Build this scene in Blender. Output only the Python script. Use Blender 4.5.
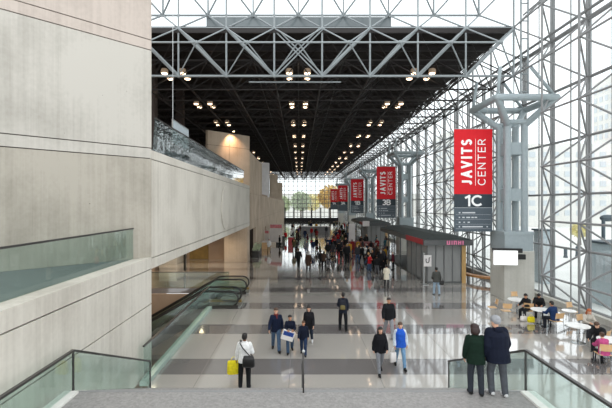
import bpy, bmesh, math, random
import numpy as np
from mathutils import Vector, Matrix, Euler

for _o in list(bpy.data.objects):
    bpy.data.objects.remove(_o)
SC = bpy.context.scene
COL = SC.collection
R = math.radians
rng = random.Random(7)

# ------------------------------------------------------------------ camera, sky, exposure
EYE = 5.85
cam_data = bpy.data.cameras.new('camera')
cam_data.sensor_width = 36.0
cam_data.lens = 24.0
cam_data.shift_x = 6.5 / 612
cam_data.clip_end = 800
cam = bpy.data.objects.new('camera', cam_data)
cam.location = (0, 0, EYE)
cam.rotation_euler = (R(90), 0, 0)
COL.objects.link(cam)
SC.camera = cam

world = bpy.data.worlds.new('overcast_sky')
SC.world = world
world.use_nodes = True
_nt = world.node_tree
_nt.nodes.clear()
_out = _nt.nodes.new('ShaderNodeOutputWorld')
_bg = _nt.nodes.new('ShaderNodeBackground')
_bg.inputs['Color'].default_value = (0.95, 0.975, 1.0, 1)
_bg.inputs['Strength'].default_value = 1.55
_nt.links.new(_bg.outputs[0], _out.inputs[0])

SC.view_settings.view_transform = 'Standard'
SC.view_settings.look = 'None'
SC.view_settings.gamma = 1.0
SC.view_settings.use_curve_mapping = False
SC.view_settings.exposure = 0.35
SC.cycles.max_bounces = 10
SC.cycles.diffuse_bounces = 5
SC.cycles.glossy_bounces = 5
SC.cycles.transparent_max_bounces = 24
SC.cycles.use_denoising = True


# ------------------------------------------------------------------ helpers
def px(x, d):
    """metres to the side of the hall's axis for a column of the photograph at distance d"""
    return (x - 299.5) / 408.0 * d


def pz(y, d):
    return EYE - (y - 204.0) / 408.0 * d


class MB:
    def __init__(self):
        self.v = []
        self.f = []

    def add(self, verts, faces):
        n = len(self.v)
        self.v.extend(tuple(p) for p in verts)
        self.f.extend(tuple(i + n for i in fc) for fc in faces)
        return self

    def box(self, x0, x1, y0, y1, z0, z1):
        return self.add([(x0, y0, z0), (x1, y0, z0), (x1, y1, z0), (x0, y1, z0),
                         (x0, y0, z1), (x1, y0, z1), (x1, y1, z1), (x0, y1, z1)],
                        [(0, 3, 2, 1), (4, 5, 6, 7), (0, 1, 5, 4), (1, 2, 6, 5), (2, 3, 7, 6), (3, 0, 4, 7)])

    def bar(self, p0, p1, w, h, up=(0, 0, 1)):
        """rectangular bar from p0 to p1, w across, h along up"""
        p0, p1 = Vector(p0), Vector(p1)
        a = (p1 - p0).normalized()
        s = a.cross(Vector(up)).normalized() * (w / 2)
        u = s.cross(a).normalized() * (h / 2)
        v = [p + i * s + j * u for p in (p0, p1) for i, j in ((-1, -1), (1, -1), (1, 1), (-1, 1))]
        return self.add(v, [(0, 1, 2, 3), (7, 6, 5, 4), (0, 4, 5, 1), (1, 5, 6, 2), (2, 6, 7, 3), (3, 7, 4, 0)])

    def quadbox(self, a, b, z0, z1, t):
        """upright slab whose seen face runs from a to b in plan; thickness t to the left of a->b"""
        a, b = Vector((a[0], a[1], 0)), Vector((b[0], b[1], 0))
        d = (b - a).normalized()
        n = Vector((-d.y, d.x, 0)) * t
        q = [a, b, b + n, a + n]
        v = [(p.x, p.y, z0) for p in q] + [(p.x, p.y, z1) for p in q]
        return self.add(v, [(3, 2, 1, 0), (4, 5, 6, 7), (0, 1, 5, 4), (1, 2, 6, 5), (2, 3, 7, 6), (3, 0, 4, 7)])

    def tube(self, p0, p1, r, n=6, r1=None, caps=True):
        p0, p1 = Vector(p0), Vector(p1)
        r1 = r if r1 is None else r1
        a = (p1 - p0)
        if a.length < 1e-6:
            return self
        a.normalize()
        s = a.orthogonal().normalized()
        t = a.cross(s)
        v = []
        for p, rr in ((p0, r), (p1, r1)):
            for k in range(n):
                c, sn = math.cos(2 * math.pi * k / n), math.sin(2 * math.pi * k / n)
                v.append(p + s * (c * rr) + t * (sn * rr))
        f = [(k, (k + 1) % n, n + (k + 1) % n, n + k) for k in range(n)]
        if caps:
            f += [tuple(range(n - 1, -1, -1)), tuple(range(n, 2 * n))]
        return self.add(v, f)

    def path(self, pts, r, n=8):
        """one continuous round tube through the points"""
        pts = [Vector(p) for p in pts]
        rings = []
        prev = None
        for i, p in enumerate(pts):
            a = (pts[min(i + 1, len(pts) - 1)] - pts[max(i - 1, 0)]).normalized()
            s = a.orthogonal().normalized() if prev is None else (prev - a * prev.dot(a)).normalized()
            prev = s
            t = a.cross(s)
            rings.append([p + s * (math.cos(2 * math.pi * k / n) * r) + t * (math.sin(2 * math.pi * k / n) * r) for k in range(n)])
        v = [q for ring in rings for q in ring]
        f = []
        for i in range(len(pts) - 1):
            for k in range(n):
                f.append((i * n + k, i * n + (k + 1) % n, (i + 1) * n + (k + 1) % n, (i + 1) * n + k))
        f += [tuple(range(n - 1, -1, -1)), tuple((len(pts) - 1) * n + k for k in range(n))]
        return self.add(v, f)

    def lathe(self, prof, c=(0, 0, 0), n=20):
        """closed turned shape: prof = [(radius, z)] bottom to top"""
        v = []
        for r_, z in prof:
            for k in range(n):
                v.append((c[0] + r_ * math.cos(2 * math.pi * k / n), c[1] + r_ * math.sin(2 * math.pi * k / n), c[2] + z))
        f = []
        for i in range(len(prof) - 1):
            for k in range(n):
                f.append((i * n + k, i * n + (k + 1) % n, (i + 1) * n + (k + 1) % n, (i + 1) * n + k))
        f += [tuple(range(n - 1, -1, -1)), tuple((len(prof) - 1) * n + k for k in range(n))]
        return self.add(v, f)

    def ell(self, c, r, n=10, m=7, M=None):
        c = Vector(c)
        v, f = [], []
        for i in range(m + 1):
            th = math.pi * i / m
            if i in (0, m):
                pts = [Vector((0, 0, math.cos(th) * r[2]))]
            else:
                pts = [Vector((math.sin(th) * math.cos(2 * math.pi * k / n) * r[0],
                               math.sin(th) * math.sin(2 * math.pi * k / n) * r[1], math.cos(th) * r[2])) for k in range(n)]
            if M is not None:
                pts = [M @ p for p in pts]
            v += [c + p for p in pts]
        for k in range(n):
            f.append((0, 1 + k, 1 + (k + 1) % n))
            last = 1 + (m - 1) * n
            f.append((last, last - n + (k + 1) % n, last - n + k))
        for i in range(m - 2):
            a = 1 + i * n
            for k in range(n):
                f.append((a + k, a + n + k, a + n + (k + 1) % n, a + (k + 1) % n))
        return self.add(v, f)

    def cap(self, p0, r0, p1, r1, n=10):
        """tapered limb with round ends"""
        p0, p1 = Vector(p0), Vector(p1)
        a = p1 - p0
        if a.length < 1e-5:
            return self.ell(p0, (r0, r0, r0), n)
        a.normalize()
        s = a.orthogonal().normalized()
        t = a.cross(s)
        rings = []
        for ang in (-60, -30, 0):
            rings.append((p0 + a * (math.sin(R(ang)) * r0), math.cos(R(ang)) * r0))
        for ang in (0, 30, 60):
            rings.append((p1 + a * (math.sin(R(ang)) * r1), math.cos(R(ang)) * r1))
        v = [p0 - a * r0]
        for p, rr in rings:
            v += [p + s * (math.cos(2 * math.pi * k / n) * rr) + t * (math.sin(2 * math.pi * k / n) * rr) for k in range(n)]
        v.append(p1 + a * r1)
        f = [(0, 1 + (k + 1) % n, 1 + k) for k in range(n)]
        for i in range(len(rings) - 1):
            b = 1 + i * n
            f += [(b + k, b + (k + 1) % n, b + n + (k + 1) % n, b + n + k) for k in range(n)]
        b = 1 + (len(rings) - 1) * n
        f += [(b + k, b + (k + 1) % n, len(v) - 1) for k in range(n)]
        return self.add(v, f)

    def loft(self, rings, M=None, n=16, p=2.3):
        """closed body of super-elliptic rings (z, rx, ry, yoff)"""
        v, f = [], []
        for z, rx, ry, yo in rings:
            for k in range(n):
                c, s = math.cos(2 * math.pi * k / n), math.sin(2 * math.pi * k / n)
                q = Vector((math.copysign(abs(c) ** (2 / p), c) * rx, math.copysign(abs(s) ** (2 / p), s) * ry + yo, z))
                v.append(M @ q if M is not None else q)
        m = len(rings)
        for i in range(m - 1):
            f += [(i * n + k, i * n + (k + 1) % n, (i + 1) * n + (k + 1) % n, (i + 1) * n + k) for k in range(n)]
        f += [tuple(range(n - 1, -1, -1)), tuple((m - 1) * n + k for k in range(n))]
        return self.add(v, f)

    def mesh(self, name):
        me = bpy.data.meshes.new(name)
        me.from_pydata([tuple(p) for p in self.v], [], self.f)
        me.update()
        return me

    def build(self, name, material, parent=None, smooth=False, loc=None, rz=0.0, bevel=0.0):
        me = self.mesh(name)
        if bevel:
            bm = bmesh.new()
            bm.from_mesh(me)
            bmesh.ops.bevel(bm, geom=bm.edges[:], offset=bevel, segments=2, affect='EDGES', profile=0.7)
            bm.to_mesh(me)
            bm.free()
        me.materials.append(material)
        if smooth:
            me.shade_smooth()
        o = bpy.data.objects.new(name, me)
        COL.objects.link(o)
        if parent is not None:
            o.parent = parent
        if loc is not None:
            o.location = loc
        o.rotation_euler = (0, 0, rz)
        return o


def tag(o, label, cat=None, group=None, kind=None):
    if label:
        o['label'] = label
    if cat:
        o['category'] = cat
    if group:
        o['group'] = group
    if kind:
        o['kind'] = kind
    return o


def struct(o, label=None):
    o['kind'] = 'structure'
    if label:
        o['label'] = label
    return o


def empty(name, loc=(0, 0, 0), rz=0.0):
    o = bpy.data.objects.new(name, None)
    o.empty_display_size = 0.2
    o.location = loc
    o.rotation_euler = (0, 0, rz)
    COL.objects.link(o)
    return o


KIDS = {}


def copy_tree(o, parent=None):
    c = o.copy()
    COL.objects.link(c)
    if parent is not None:
        c.parent = parent
    for ch in [k for k in bpy.data.objects if k.parent == o]:
        copy_tree(ch, c)
    return c


def text_mesh(name, s, material, parent, size, loc, rot, width=None, bold=0.0, depth=0.004, label=None):
    cu = bpy.data.curves.new(name, 'FONT')
    cu.body = s
    cu.size = size
    cu.align_x = 'LEFT'
    cu.offset = bold
    cu.extrude = depth
    cu.resolution_u = 3
    t = bpy.data.objects.new(name, cu)
    COL.objects.link(t)
    dg = bpy.context.evaluated_depsgraph_get()
    me = bpy.data.meshes.new_from_object(t.evaluated_get(dg))
    bpy.data.objects.remove(t)
    co = np.array([v.co[:] for v in me.vertices])
    lo, hi = co.min(0), co.max(0)
    sx = 1.0 if width is None else width / (hi[0] - lo[0])
    for v in me.vertices:
        v.co.x = (v.co.x - lo[0]) * sx
        v.co.y = v.co.y - lo[1]
    me.materials.clear()
    me.materials.append(material)
    o = bpy.data.objects.new(name, me)
    COL.objects.link(o)
    o.parent = parent
    o.location = loc
    o.rotation_euler = rot
    if label:
        o['label'] = label
    return o


# ------------------------------------------------------------------ materials
def base_mat(name):
    m = bpy.data.materials.new(name)
    m.use_nodes = True
    nt = m.node_tree
    b = nt.nodes['Principled BSDF']
    return m, nt, b


def srgb(h):
    c = [int(h[i:i + 2], 16) / 255 for i in (0, 2, 4)]
    return tuple(x / 12.92 if x <= 0.04045 else ((x + 0.055) / 1.055) ** 2.4 for x in c) + (1,)


def mat(name, hexc, rough=0.5, metal=0.0, var=0.06, scale=6.0, spec=0.5, emit=None, strength=0.0):
    m, nt, b = base_mat(name)
    c = srgb(hexc)
    tc = nt.nodes.new('ShaderNodeTexCoord')
    nz = nt.nodes.new('ShaderNodeTexNoise')
    nz.inputs['Scale'].default_value = scale
    nz.inputs['Detail'].default_value = 3
    nt.links.new(tc.outputs['Object'], nz.inputs['Vector'])
    rp = nt.nodes.new('ShaderNodeValToRGB')
    rp.color_ramp.elements[0].position = 0.3
    rp.color_ramp.elements[1].position = 0.7
    rp.color_ramp.elements[0].color = tuple(max(0, x * (1 - var)) for x in c[:3]) + (1,)
    rp.color_ramp.elements[1].color = tuple(min(1, x * (1 + var)) for x in c[:3]) + (1,)
    nt.links.new(nz.outputs['Fac'], rp.inputs['Fac'])
    nt.links.new(rp.outputs['Color'], b.inputs['Base Color'])
    b.inputs['Roughness'].default_value = rough
    b.inputs['Metallic'].default_value = metal
    b.inputs['Specular IOR Level'].default_value = spec
    if emit:
        b.inputs['Emission Color'].default_value = srgb(emit)
        b.inputs['Emission Strength'].default_value = strength
    return m


def cloth(name, hexc, var=0.16):
    m = mat(name, hexc, rough=0.85, var=var, scale=14.0, spec=0.2)
    return m


def concrete(name, a, b_, streak=1.0, rough=0.75):
    m, nt, b = base_mat(name)
    g = nt.nodes.new('ShaderNodeNewGeometry')
    mp = nt.nodes.new('ShaderNodeMapping')
    mp.inputs['Scale'].default_value = (5.5, 5.5, 0.12)
    nt.links.new(g.outputs['Position'], mp.inputs['Vector'])
    n1 = nt.nodes.new('ShaderNodeTexNoise')
    n1.inputs['Scale'].default_value = 1.0
    n1.inputs['Detail'].default_value = 5
    n1.inputs['Roughness'].default_value = 0.65
    nt.links.new(mp.outputs[0], n1.inputs['Vector'])
    n2 = nt.nodes.new('ShaderNodeTexNoise')
    n2.inputs['Scale'].default_value = 0.4
    n2.inputs['Detail'].default_value = 6
    nt.links.new(g.outputs['Position'], n2.inputs['Vector'])
    n3 = nt.nodes.new('ShaderNodeTexNoise')
    n3.inputs['Scale'].default_value = 9.0
    n3.inputs['Detail'].default_value = 4
    nt.links.new(g.outputs['Position'], n3.inputs['Vector'])
    ad = nt.nodes.new('ShaderNodeMath')
    ad.operation = 'MULTIPLY_ADD'
    ad.inputs[1].default_value = 0.6 * streak
    nt.links.new(n1.outputs['Fac'], ad.inputs[0])
    nt.links.new(n2.outputs['Fac'], ad.inputs[2])
    ad2 = nt.nodes.new('ShaderNodeMath')
    ad2.operation = 'MULTIPLY_ADD'
    ad2.inputs[1].default_value = 0.22
    nt.links.new(n3.outputs['Fac'], ad2.inputs[0])
    nt.links.new(ad.outputs[0], ad2.inputs[2])
    rp = nt.nodes.new('ShaderNodeValToRGB')
    rp.color_ramp.elements[0].position = 0.6
    rp.color_ramp.elements[1].position = 0.98
    rp.color_ramp.elements[0].color = srgb(a)
    rp.color_ramp.elements[1].color = srgb(b_)
    nt.links.new(ad2.outputs[0], rp.inputs['Fac'])
    # small air holes of the poured concrete
    vo = nt.nodes.new('ShaderNodeTexVoronoi')
    vo.inputs['Scale'].default_value = 1.6
    nt.links.new(g.outputs['Position'], vo.inputs['Vector'])
    lt = nt.nodes.new('ShaderNodeMath')
    lt.operation = 'LESS_THAN'
    lt.inputs[1].default_value = 0.03
    nt.links.new(vo.outputs['Distance'], lt.inputs[0])
    mx = nt.nodes.new('ShaderNodeMix')
    mx.data_type = 'RGBA'
    mx.inputs['B'].default_value = srgb('77736b')
    nt.links.new(lt.outputs[0], mx.inputs['Factor'])
    nt.links.new(rp.outputs['Color'], mx.inputs['A'])
    nt.links.new(mx.outputs['Result'], b.inputs['Base Color'])
    b.inputs['Roughness'].default_value = rough
    b.inputs['Specular IOR Level'].default_value = 0.25
    bp = nt.nodes.new('ShaderNodeBump')
    bp.inputs['Strength'].default_value = 0.12
    nt.links.new(n3.outputs['Fac'], bp.inputs['Height'])
    nt.links.new(bp.outputs[0], b.inputs['Normal'])
    return m


def glass(name, tint, refl=1.0, rough=0.0, film=0.0, wave=0.0):
    """clear sheet glass: lets light through with its tint and mirrors by angle"""
    m = bpy.data.materials.new(name)
    m.use_nodes = True
    nt = m.node_tree
    nt.nodes.clear()
    out = nt.nodes.new('ShaderNodeOutputMaterial')
    tr = nt.nodes.new('ShaderNodeBsdfTransparent')
    tr.inputs['Color'].default_value = tint
    gl = nt.nodes.new('ShaderNodeBsdfGlossy')
    gl.inputs['Roughness'].default_value = rough
    if wave:
        g = nt.nodes.new('ShaderNodeNewGeometry')
        nz = nt.nodes.new('ShaderNodeTexNoise')
        nz.inputs['Scale'].default_value = 2.2
        nt.links.new(g.outputs['Position'], nz.inputs['Vector'])
        bp = nt.nodes.new('ShaderNodeBump')
        bp.inputs['Strength'].default_value = wave
        bp.inputs['Distance'].default_value = 0.05
        nt.links.new(nz.outputs['Fac'], bp.inputs['Height'])
        nt.links.new(bp.outputs[0], gl.inputs['Normal'])
    lw = nt.nodes.new('ShaderNodeLayerWeight')
    lw.inputs['Blend'].default_value = 0.5
    pw = nt.nodes.new('ShaderNodeMath')
    pw.operation = 'POWER'
    pw.inputs[1].default_value = 5.0
    nt.links.new(lw.outputs['Facing'], pw.inputs[0])
    mu = nt.nodes.new('ShaderNodeMath')
    mu.operation = 'MULTIPLY_ADD'
    mu.use_clamp = True
    mu.inputs[1].default_value = 0.9 * refl
    mu.inputs[2].default_value = 0.035
    nt.links.new(pw.outputs[0], mu.inputs[0])
    mx = nt.nodes.new('ShaderNodeMixShader')
    nt.links.new(mu.outputs[0], mx.inputs[0])
    nt.links.new(tr.outputs[0], mx.inputs[1])
    nt.links.new(gl.outputs[0], mx.inputs[2])
    last = mx.outputs[0]
    if film:
        df = nt.nodes.new('ShaderNodeBsdfDiffuse')
        df.inputs['Color'].default_value = tint
        m2 = nt.nodes.new('ShaderNodeMixShader')
        m2.inputs[0].default_value = film
        nt.links.new(last, m2.inputs[1])
        nt.links.new(df.outputs[0], m2.inputs[2])
        last = m2.outputs[0]
    nt.links.new(last, out.inputs[0])
    return m


def emitter(name, hexc, s):
    m = mat(name, 'f4f0e8', rough=0.4, var=0.02, emit=hexc, strength=s)
    return m


M = {}
M['conc'] = concrete('board_formed_concrete', '9a968d', 'b9b5ac')
M['conc_low'] = concrete('grey_stained_concrete', '8a8579', 'aaa498')
M['conc_pink'] = concrete('pinkish_concrete', '9d9289', 'bbb0a6')
M['conc_b'] = concrete('board_formed_concrete_warm', 'b2aca1', 'cec9be')
M['conc_tan'] = concrete('tan_concrete', 'ab9a86', 'c9b8a3', streak=0.6)
M['conc_col'] = concrete('grey_concrete', 'b3b1a8', 'cfcdc5', streak=0.5)
M['joint'] = mat('recessed_joint', '4e4a44', rough=0.9)
M['frame'] = mat('grey_painted_steel', '868787', rough=0.5, var=0.04, spec=0.4)
M['frame_front'] = mat('pale_grey_painted_steel', '8b9294', rough=0.42, var=0.04, spec=0.4)
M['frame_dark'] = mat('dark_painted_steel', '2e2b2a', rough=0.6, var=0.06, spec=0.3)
M['steel_col'] = mat('light_grey_painted_column_steel', '98a3a6', rough=0.45, var=0.04)
M['deck'] = mat('black_brown_roof_deck', '2b2725', rough=0.85, var=0.15, scale=1.5, spec=0.2)
M['fascia'] = mat('dark_slate_fascia', '23272a', rough=0.6, var=0.1, scale=1.2)
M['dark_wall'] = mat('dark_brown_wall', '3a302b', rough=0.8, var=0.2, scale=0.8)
M['brown_wall'] = mat('brown_wall_panel', 'a08a76', rough=0.7, var=0.12, scale=0.7)
M['glass'] = glass('clear_window_glass', (0.95, 0.97, 0.97, 1), 0.4)
M['glass_green'] = glass('green_tinted_safety_glass', (0.83, 0.90, 0.88, 1), 1.0, film=0.008)
M['glass_dark'] = glass('grey_tinted_glass', (0.60, 0.68, 0.67, 1), 2.3, film=0.03, wave=0.05)
M['glass_edge'] = mat('green_glass_edge', '9fb3a8', rough=0.2, var=0.05)
M['spandrel'] = mat('grey_spandrel_glass', '757e80', rough=0.12, var=0.18, scale=0.35)  # grey tone painted for a reflection in the glass band
M['rail'] = mat('dark_bronze_handrail', '4a4846', rough=0.35, metal=0.5)
M['steel'] = mat('brushed_steel', 'b4b7b6', rough=0.3, metal=0.8)
M['white_stone'] = mat('white_stone_kerb', 'd9d8d2', rough=0.5, var=0.04)
M['red'] = mat('red_banner_vinyl', 'd01622', rough=0.55, var=0.03, spec=0.3)
M['slate'] = mat('dark_slate_banner_vinyl', '26333c', rough=0.55, var=0.04)
M['slate_low'] = mat('blue_grey_banner_vinyl', '4b565e', rough=0.55, var=0.04)
M['white_print'] = mat('white_print', 'f2f2f0', rough=0.6, var=0.01)
M['soft_print'] = mat('pale_grey_print', 'c9cdd0', rough=0.6, var=0.01)
M['black'] = mat('black_rubber', '151515', rough=0.55, var=0.1)
M['black_gloss'] = mat('black_plastic', '1b1c1d', rough=0.3, var=0.1)
M['lamp_body'] = mat('pale_lamp_housing', 'a08f7e', rough=0.5, var=0.05, emit='ffd8b0', strength=0.1)
M['lamp_lens'] = emitter('warm_lamp_lens', 'ffdcb8', 4.0)
M['screen'] = mat('lit_white_screen', 'e8ecec', rough=0.3, emit='f4faff', strength=1.2)
M['wood'] = mat('beech_chair_wood', 'd2ab7c', rough=0.45, var=0.08, scale=9)
M['table_top'] = mat('white_laminate', 'ededea', rough=0.25, var=0.02)
M['chrome'] = mat('polished_steel_tube', 'b9bcbd', rough=0.22, metal=0.9)
M['orange_wood'] = mat('orange_bench_timber', 'b88452', rough=0.5, var=0.1)
M['kiosk_roof'] = mat('dark_green_grey_roof', '333b39', rough=0.8, var=0.08, scale=1)
M['kiosk_wall'] = glass('smoked_kiosk_glass', (0.62, 0.63, 0.62, 1), 1.4, film=0.4)
M['kiosk_frame'] = mat('grey_kiosk_metal', '5c5f5f', rough=0.45, var=0.05)
M['kiosk_red'] = mat('red_fascia_panel', 'b23a3f', rough=0.5, var=0.05)
M['pink_sign'] = mat('pink_lit_letters', 'c77c98', rough=0.4, emit='d8709a', strength=0.25)
M['tan_post'] = mat('ochre_wood_post', 'c59f66', rough=0.5)
M['dark_red'] = mat('dark_red_counter_cloth', '6f2b2b', rough=0.7)
M['white_panel'] = mat('white_display_panel', 'd9d5d2', rough=0.5, var=0.08, scale=1.5)
M['pink_panel'] = mat('pink_red_display_print', 'd07f86', rough=0.5, var=0.2, scale=3)
M['dark_floor'] = mat('dark_grey_carpet', '6e7472', rough=0.8, var=0.08, scale=3)
M['lounge_light'] = emitter('warm_downlight_lens', 'ffd9ae', 14.0)  # lens of the added balcony fill lamps and of the terrace wall washer
M['blue_grey'] = mat('blue_grey_booth_cladding', 'b9c4c9', rough=0.5, var=0.06)
M['pale_facade'] = mat('pale_masonry_facade', 'dedcd7', rough=0.8, var=0.06, scale=0.2)
M['facade_glass'] = mat('pale_facade_window', 'c6ccd0', rough=0.3, var=0.08)
M['pavement'] = mat('pale_street_paving', 'dcdcd8', rough=0.8, var=0.05, scale=0.3)
M['leaf_orange'] = mat('orange_autumn_leaves', 'ecc888', rough=0.8, var=0.3, scale=1)  # leaf colours are paled to imitate haze and glare outside
M['leaf_green'] = mat('green_leaves', 'c3ceac', rough=0.8, var=0.3, scale=1)
M['leaf_yellow'] = mat('yellow_autumn_leaves', 'eadca4', rough=0.8, var=0.3, scale=1)
M['bark'] = mat('brown_bark', '5b4a3c', rough=0.9)
M['brass'] = mat('ochre_skirt_panel', '7e6632', rough=0.45, var=0.2, scale=2)
M['escalator_side'] = mat('dark_escalator_cladding', '35332f', rough=0.4, metal=0.3, var=0.1)
M['step'] = mat('grey_ribbed_steel_step', '6a6b6a', rough=0.45, metal=0.5)


def floor_material():
    m, nt, b = base_mat('polished_grey_terrazzo')
    g = nt.nodes.new('ShaderNodeNewGeometry')
    sep = nt.nodes.new('ShaderNodeSeparateXYZ')
    nt.links.new(g.outputs['Position'], sep.inputs[0])

    def math_node(op, a, bb=None):
        n = nt.nodes.new('ShaderNodeMath')
        n.operation = op
        if isinstance(a, (int, float)):
            n.inputs[0].default_value = a
        else:
            nt.links.new(a, n.inputs[0])
        if bb is not None:
            if isinstance(bb, (int, float)):
                n.inputs[1].default_value = bb
            else:
                nt.links.new(bb, n.inputs[1])
        return n.outputs[0]
    t = math_node('MULTIPLY', math_node('SUBTRACT', sep.outputs['Y'], 14.0), 1 / 4.38)
    fr = math_node('FRACT', t)
    stripe = math_node('LESS_THAN', fr, 0.325)
    n1 = nt.nodes.new('ShaderNodeTexNoise')
    n1.inputs['Scale'].default_value = 26
    n1.inputs['Detail'].default_value = 3
    nt.links.new(g.outputs['Position'], n1.inputs['Vector'])
    n2 = nt.nodes.new('ShaderNodeTexNoise')
    n2.inputs['Scale'].default_value = 0.35
    n2.inputs['Detail'].default_value = 4
    nt.links.new(g.outputs['Position'], n2.inputs['Vector'])
    r1 = nt.nodes.new('ShaderNodeValToRGB')
    r1.color_ramp.elements[0].color = srgb('a39f98')
    r1.color_ramp.elements[1].color = srgb('bfbab2')
    nt.links.new(n1.outputs['Fac'], r1.inputs['Fac'])
    r2 = nt.nodes.new('ShaderNodeValToRGB')
    r2.color_ramp.elements[0].color = srgb('6d6966')
    r2.color_ramp.elements[1].color = srgb('858180')
    nt.links.new(n1.outputs['Fac'], r2.inputs['Fac'])
    mx = nt.nodes.new('ShaderNodeMix')
    mx.data_type = 'RGBA'
    nt.links.new(stripe, mx.inputs['Factor'])
    nt.links.new(r1.outputs['Color'], mx.inputs['A'])
    nt.links.new(r2.outputs['Color'], mx.inputs['B'])
    # thin joints between the slabs, running down the hall
    fx = math_node('FRACT', math_node('MULTIPLY', math_node('ADD', sep.outputs['X'], 40.0), 1 / 3.05))
    jl = math_node('LESS_THAN', fx, 0.006)
    mj = nt.nodes.new('ShaderNodeMix')
    mj.data_type = 'RGBA'
    mj.inputs['B'].default_value = srgb('8f8b86')
    nt.links.new(jl, mj.inputs['Factor'])
    nt.links.new(mx.outputs['Result'], mj.inputs['A'])
    nt.links.new(mj.outputs['Result'], b.inputs['Base Color'])
    rr = nt.nodes.new('ShaderNodeMapRange')
    rr.inputs['To Min'].default_value = 0.07
    rr.inputs['To Max'].default_value = 0.17
    nt.links.new(n2.outputs['Fac'], rr.inputs['Value'])
    nt.links.new(rr.outputs[0], b.inputs['Roughness'])
    b.inputs['Specular IOR Level'].default_value = 0.6
    b.inputs['Coat Weight'].default_value = 1.0
    b.inputs['Coat IOR'].default_value = 1.75
    b.inputs['Coat Roughness'].default_value = 0.045
    bp = nt.nodes.new('ShaderNodeBump')
    bp.inputs['Strength'].default_value = 0.02
    bp.inputs['Distance'].default_value = 0.05
    n4 = nt.nodes.new('ShaderNodeTexNoise')
    n4.inputs['Scale'].default_value = 1.3
    nt.links.new(g.outputs['Position'], n4.inputs['Vector'])
    nt.links.new(n4.outputs['Fac'], bp.inputs['Height'])
    nt.links.new(bp.outputs[0], b.inputs['Normal'])
    return m


M['floor'] = floor_material()


def granite():
    m, nt, b = base_mat('speckled_grey_granite')
    g = nt.nodes.new('ShaderNodeNewGeometry')
    n1 = nt.nodes.new('ShaderNodeTexNoise')
    n1.inputs['Scale'].default_value = 14
    n1.inputs['Detail'].default_value = 6
    n1.inputs['Roughness'].default_value = 0.8
    nt.links.new(g.outputs['Position'], n1.inputs['Vector'])
    r1 = nt.nodes.new('ShaderNodeValToRGB')
    r1.color_ramp.elements[0].position = 0.35
    r1.color_ramp.elements[1].position = 0.65
    r1.color_ramp.elements[0].color = srgb('777573')
    r1.color_ramp.elements[1].color = srgb('9b9996')
    nt.links.new(n1.outputs['Fac'], r1.inputs['Fac'])
    nt.links.new(r1.outputs['Color'], b.inputs['Base Color'])
    b.inputs['Roughness'].default_value = 0.45
    return m


M['granite'] = granite()

# ================================================================== THE SETTING
# ------------------------------------------------------------------ floors
f = MB()
f.box(-4.87, 15.7, 12.9, 140, -0.35, 0)
f.box(5.3, 15.7, 5, 12.9, -0.35, 0)
f.box(-22, -4.87, 28.3, 140, -0.35, 0)
struct(f.build('floor', M['floor']), 'polished pale grey terrazzo floor with dark cross stripes')
f = MB()
f.box(-14, -4.87, 8, 28.3, -4.8, -4.5)
struct(f.build('floor_lower', M['brown_wall']))
f = MB()
f.box(-14.3, -14, 13.0, 43, -4.5, 3.5)
struct(f.build('wall_well_left', M['brown_wall']))
f = MB()
f.box(-14, -4.87, 28.0, 28.28, -4.5, -0.36)
struct(f.build('wall_well_far', M['brown_wall']))
f = MB()
f.box(-4.87, -4.6, 13.2, 28.0, -4.5, -0.36)
struct(f.build('wall_well_right', M['conc_tan']))

# upper levels on the left
f = MB()
f.box(-30, -5.3, 3.0, 43.0, 3.56, 3.95)
struct(f.build('floor_balcony', M['conc_b']))
struct(MB().box(-30, -5.78, 3.0, 43.0, 3.951, 3.957).build('floor_balcony_carpet', M['dark_floor']))
f = MB()
f.box(-28, -5.56, 14.9, 140, 6.98, 7.3)
struct(f.build('floor_terrace', M['brown_wall']))

# ------------------------------------------------------------------ concrete walls
def courses(name, a, b, zs, m, t=0.3, gap=0.032, kind_label=None, cuts=(), pours=None):
    """a poured wall whose courses are parted by recessed joints"""
    root = MB()
    A, B = Vector((a[0], a[1], 0)), Vector((b[0], b[1], 0))
    L = (B - A).length
    u = (B - A).normalized()
    s = [0.0] + list(cuts) + [L]
    kids = []
    for ci_, (z0, z1) in enumerate(zip(zs[:-1], zs[1:])):
        tgt = root
        if pours and pours[ci_] != m:
            tgt = MB()
            kids.append((tgt, pours[ci_]))
        for s0, s1 in zip(s[:-1], s[1:]):
            p, q = A + u * (s0 + (gap / 2 if s0 > 0 else 0)), A + u * (s1 - (gap / 2 if s1 < L else 0))
            tgt.quadbox((p.x, p.y), (q.x, q.y), z0 + (gap / 2 if z0 != zs[0] else 0), z1 - (gap / 2 if z1 != zs[-1] else 0), t)
    o = struct(root.build(name, M[m]), kind_label)
    for tgt, pm in kids:
        tgt.build('concrete_course', M[pm], o)
    n = Vector((-u.y, u.x, 0))
    p, q = A + n * 0.05 + u * 0.03, B + n * 0.05 - u * 0.03
    j = MB().quadbox((p.x, p.y), (q.x, q.y), zs[0] + 0.02, zs[-1] - 0.02, t - 0.1)
    jo = j.build('joint_backing', M['joint'], o)
    return o


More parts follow.
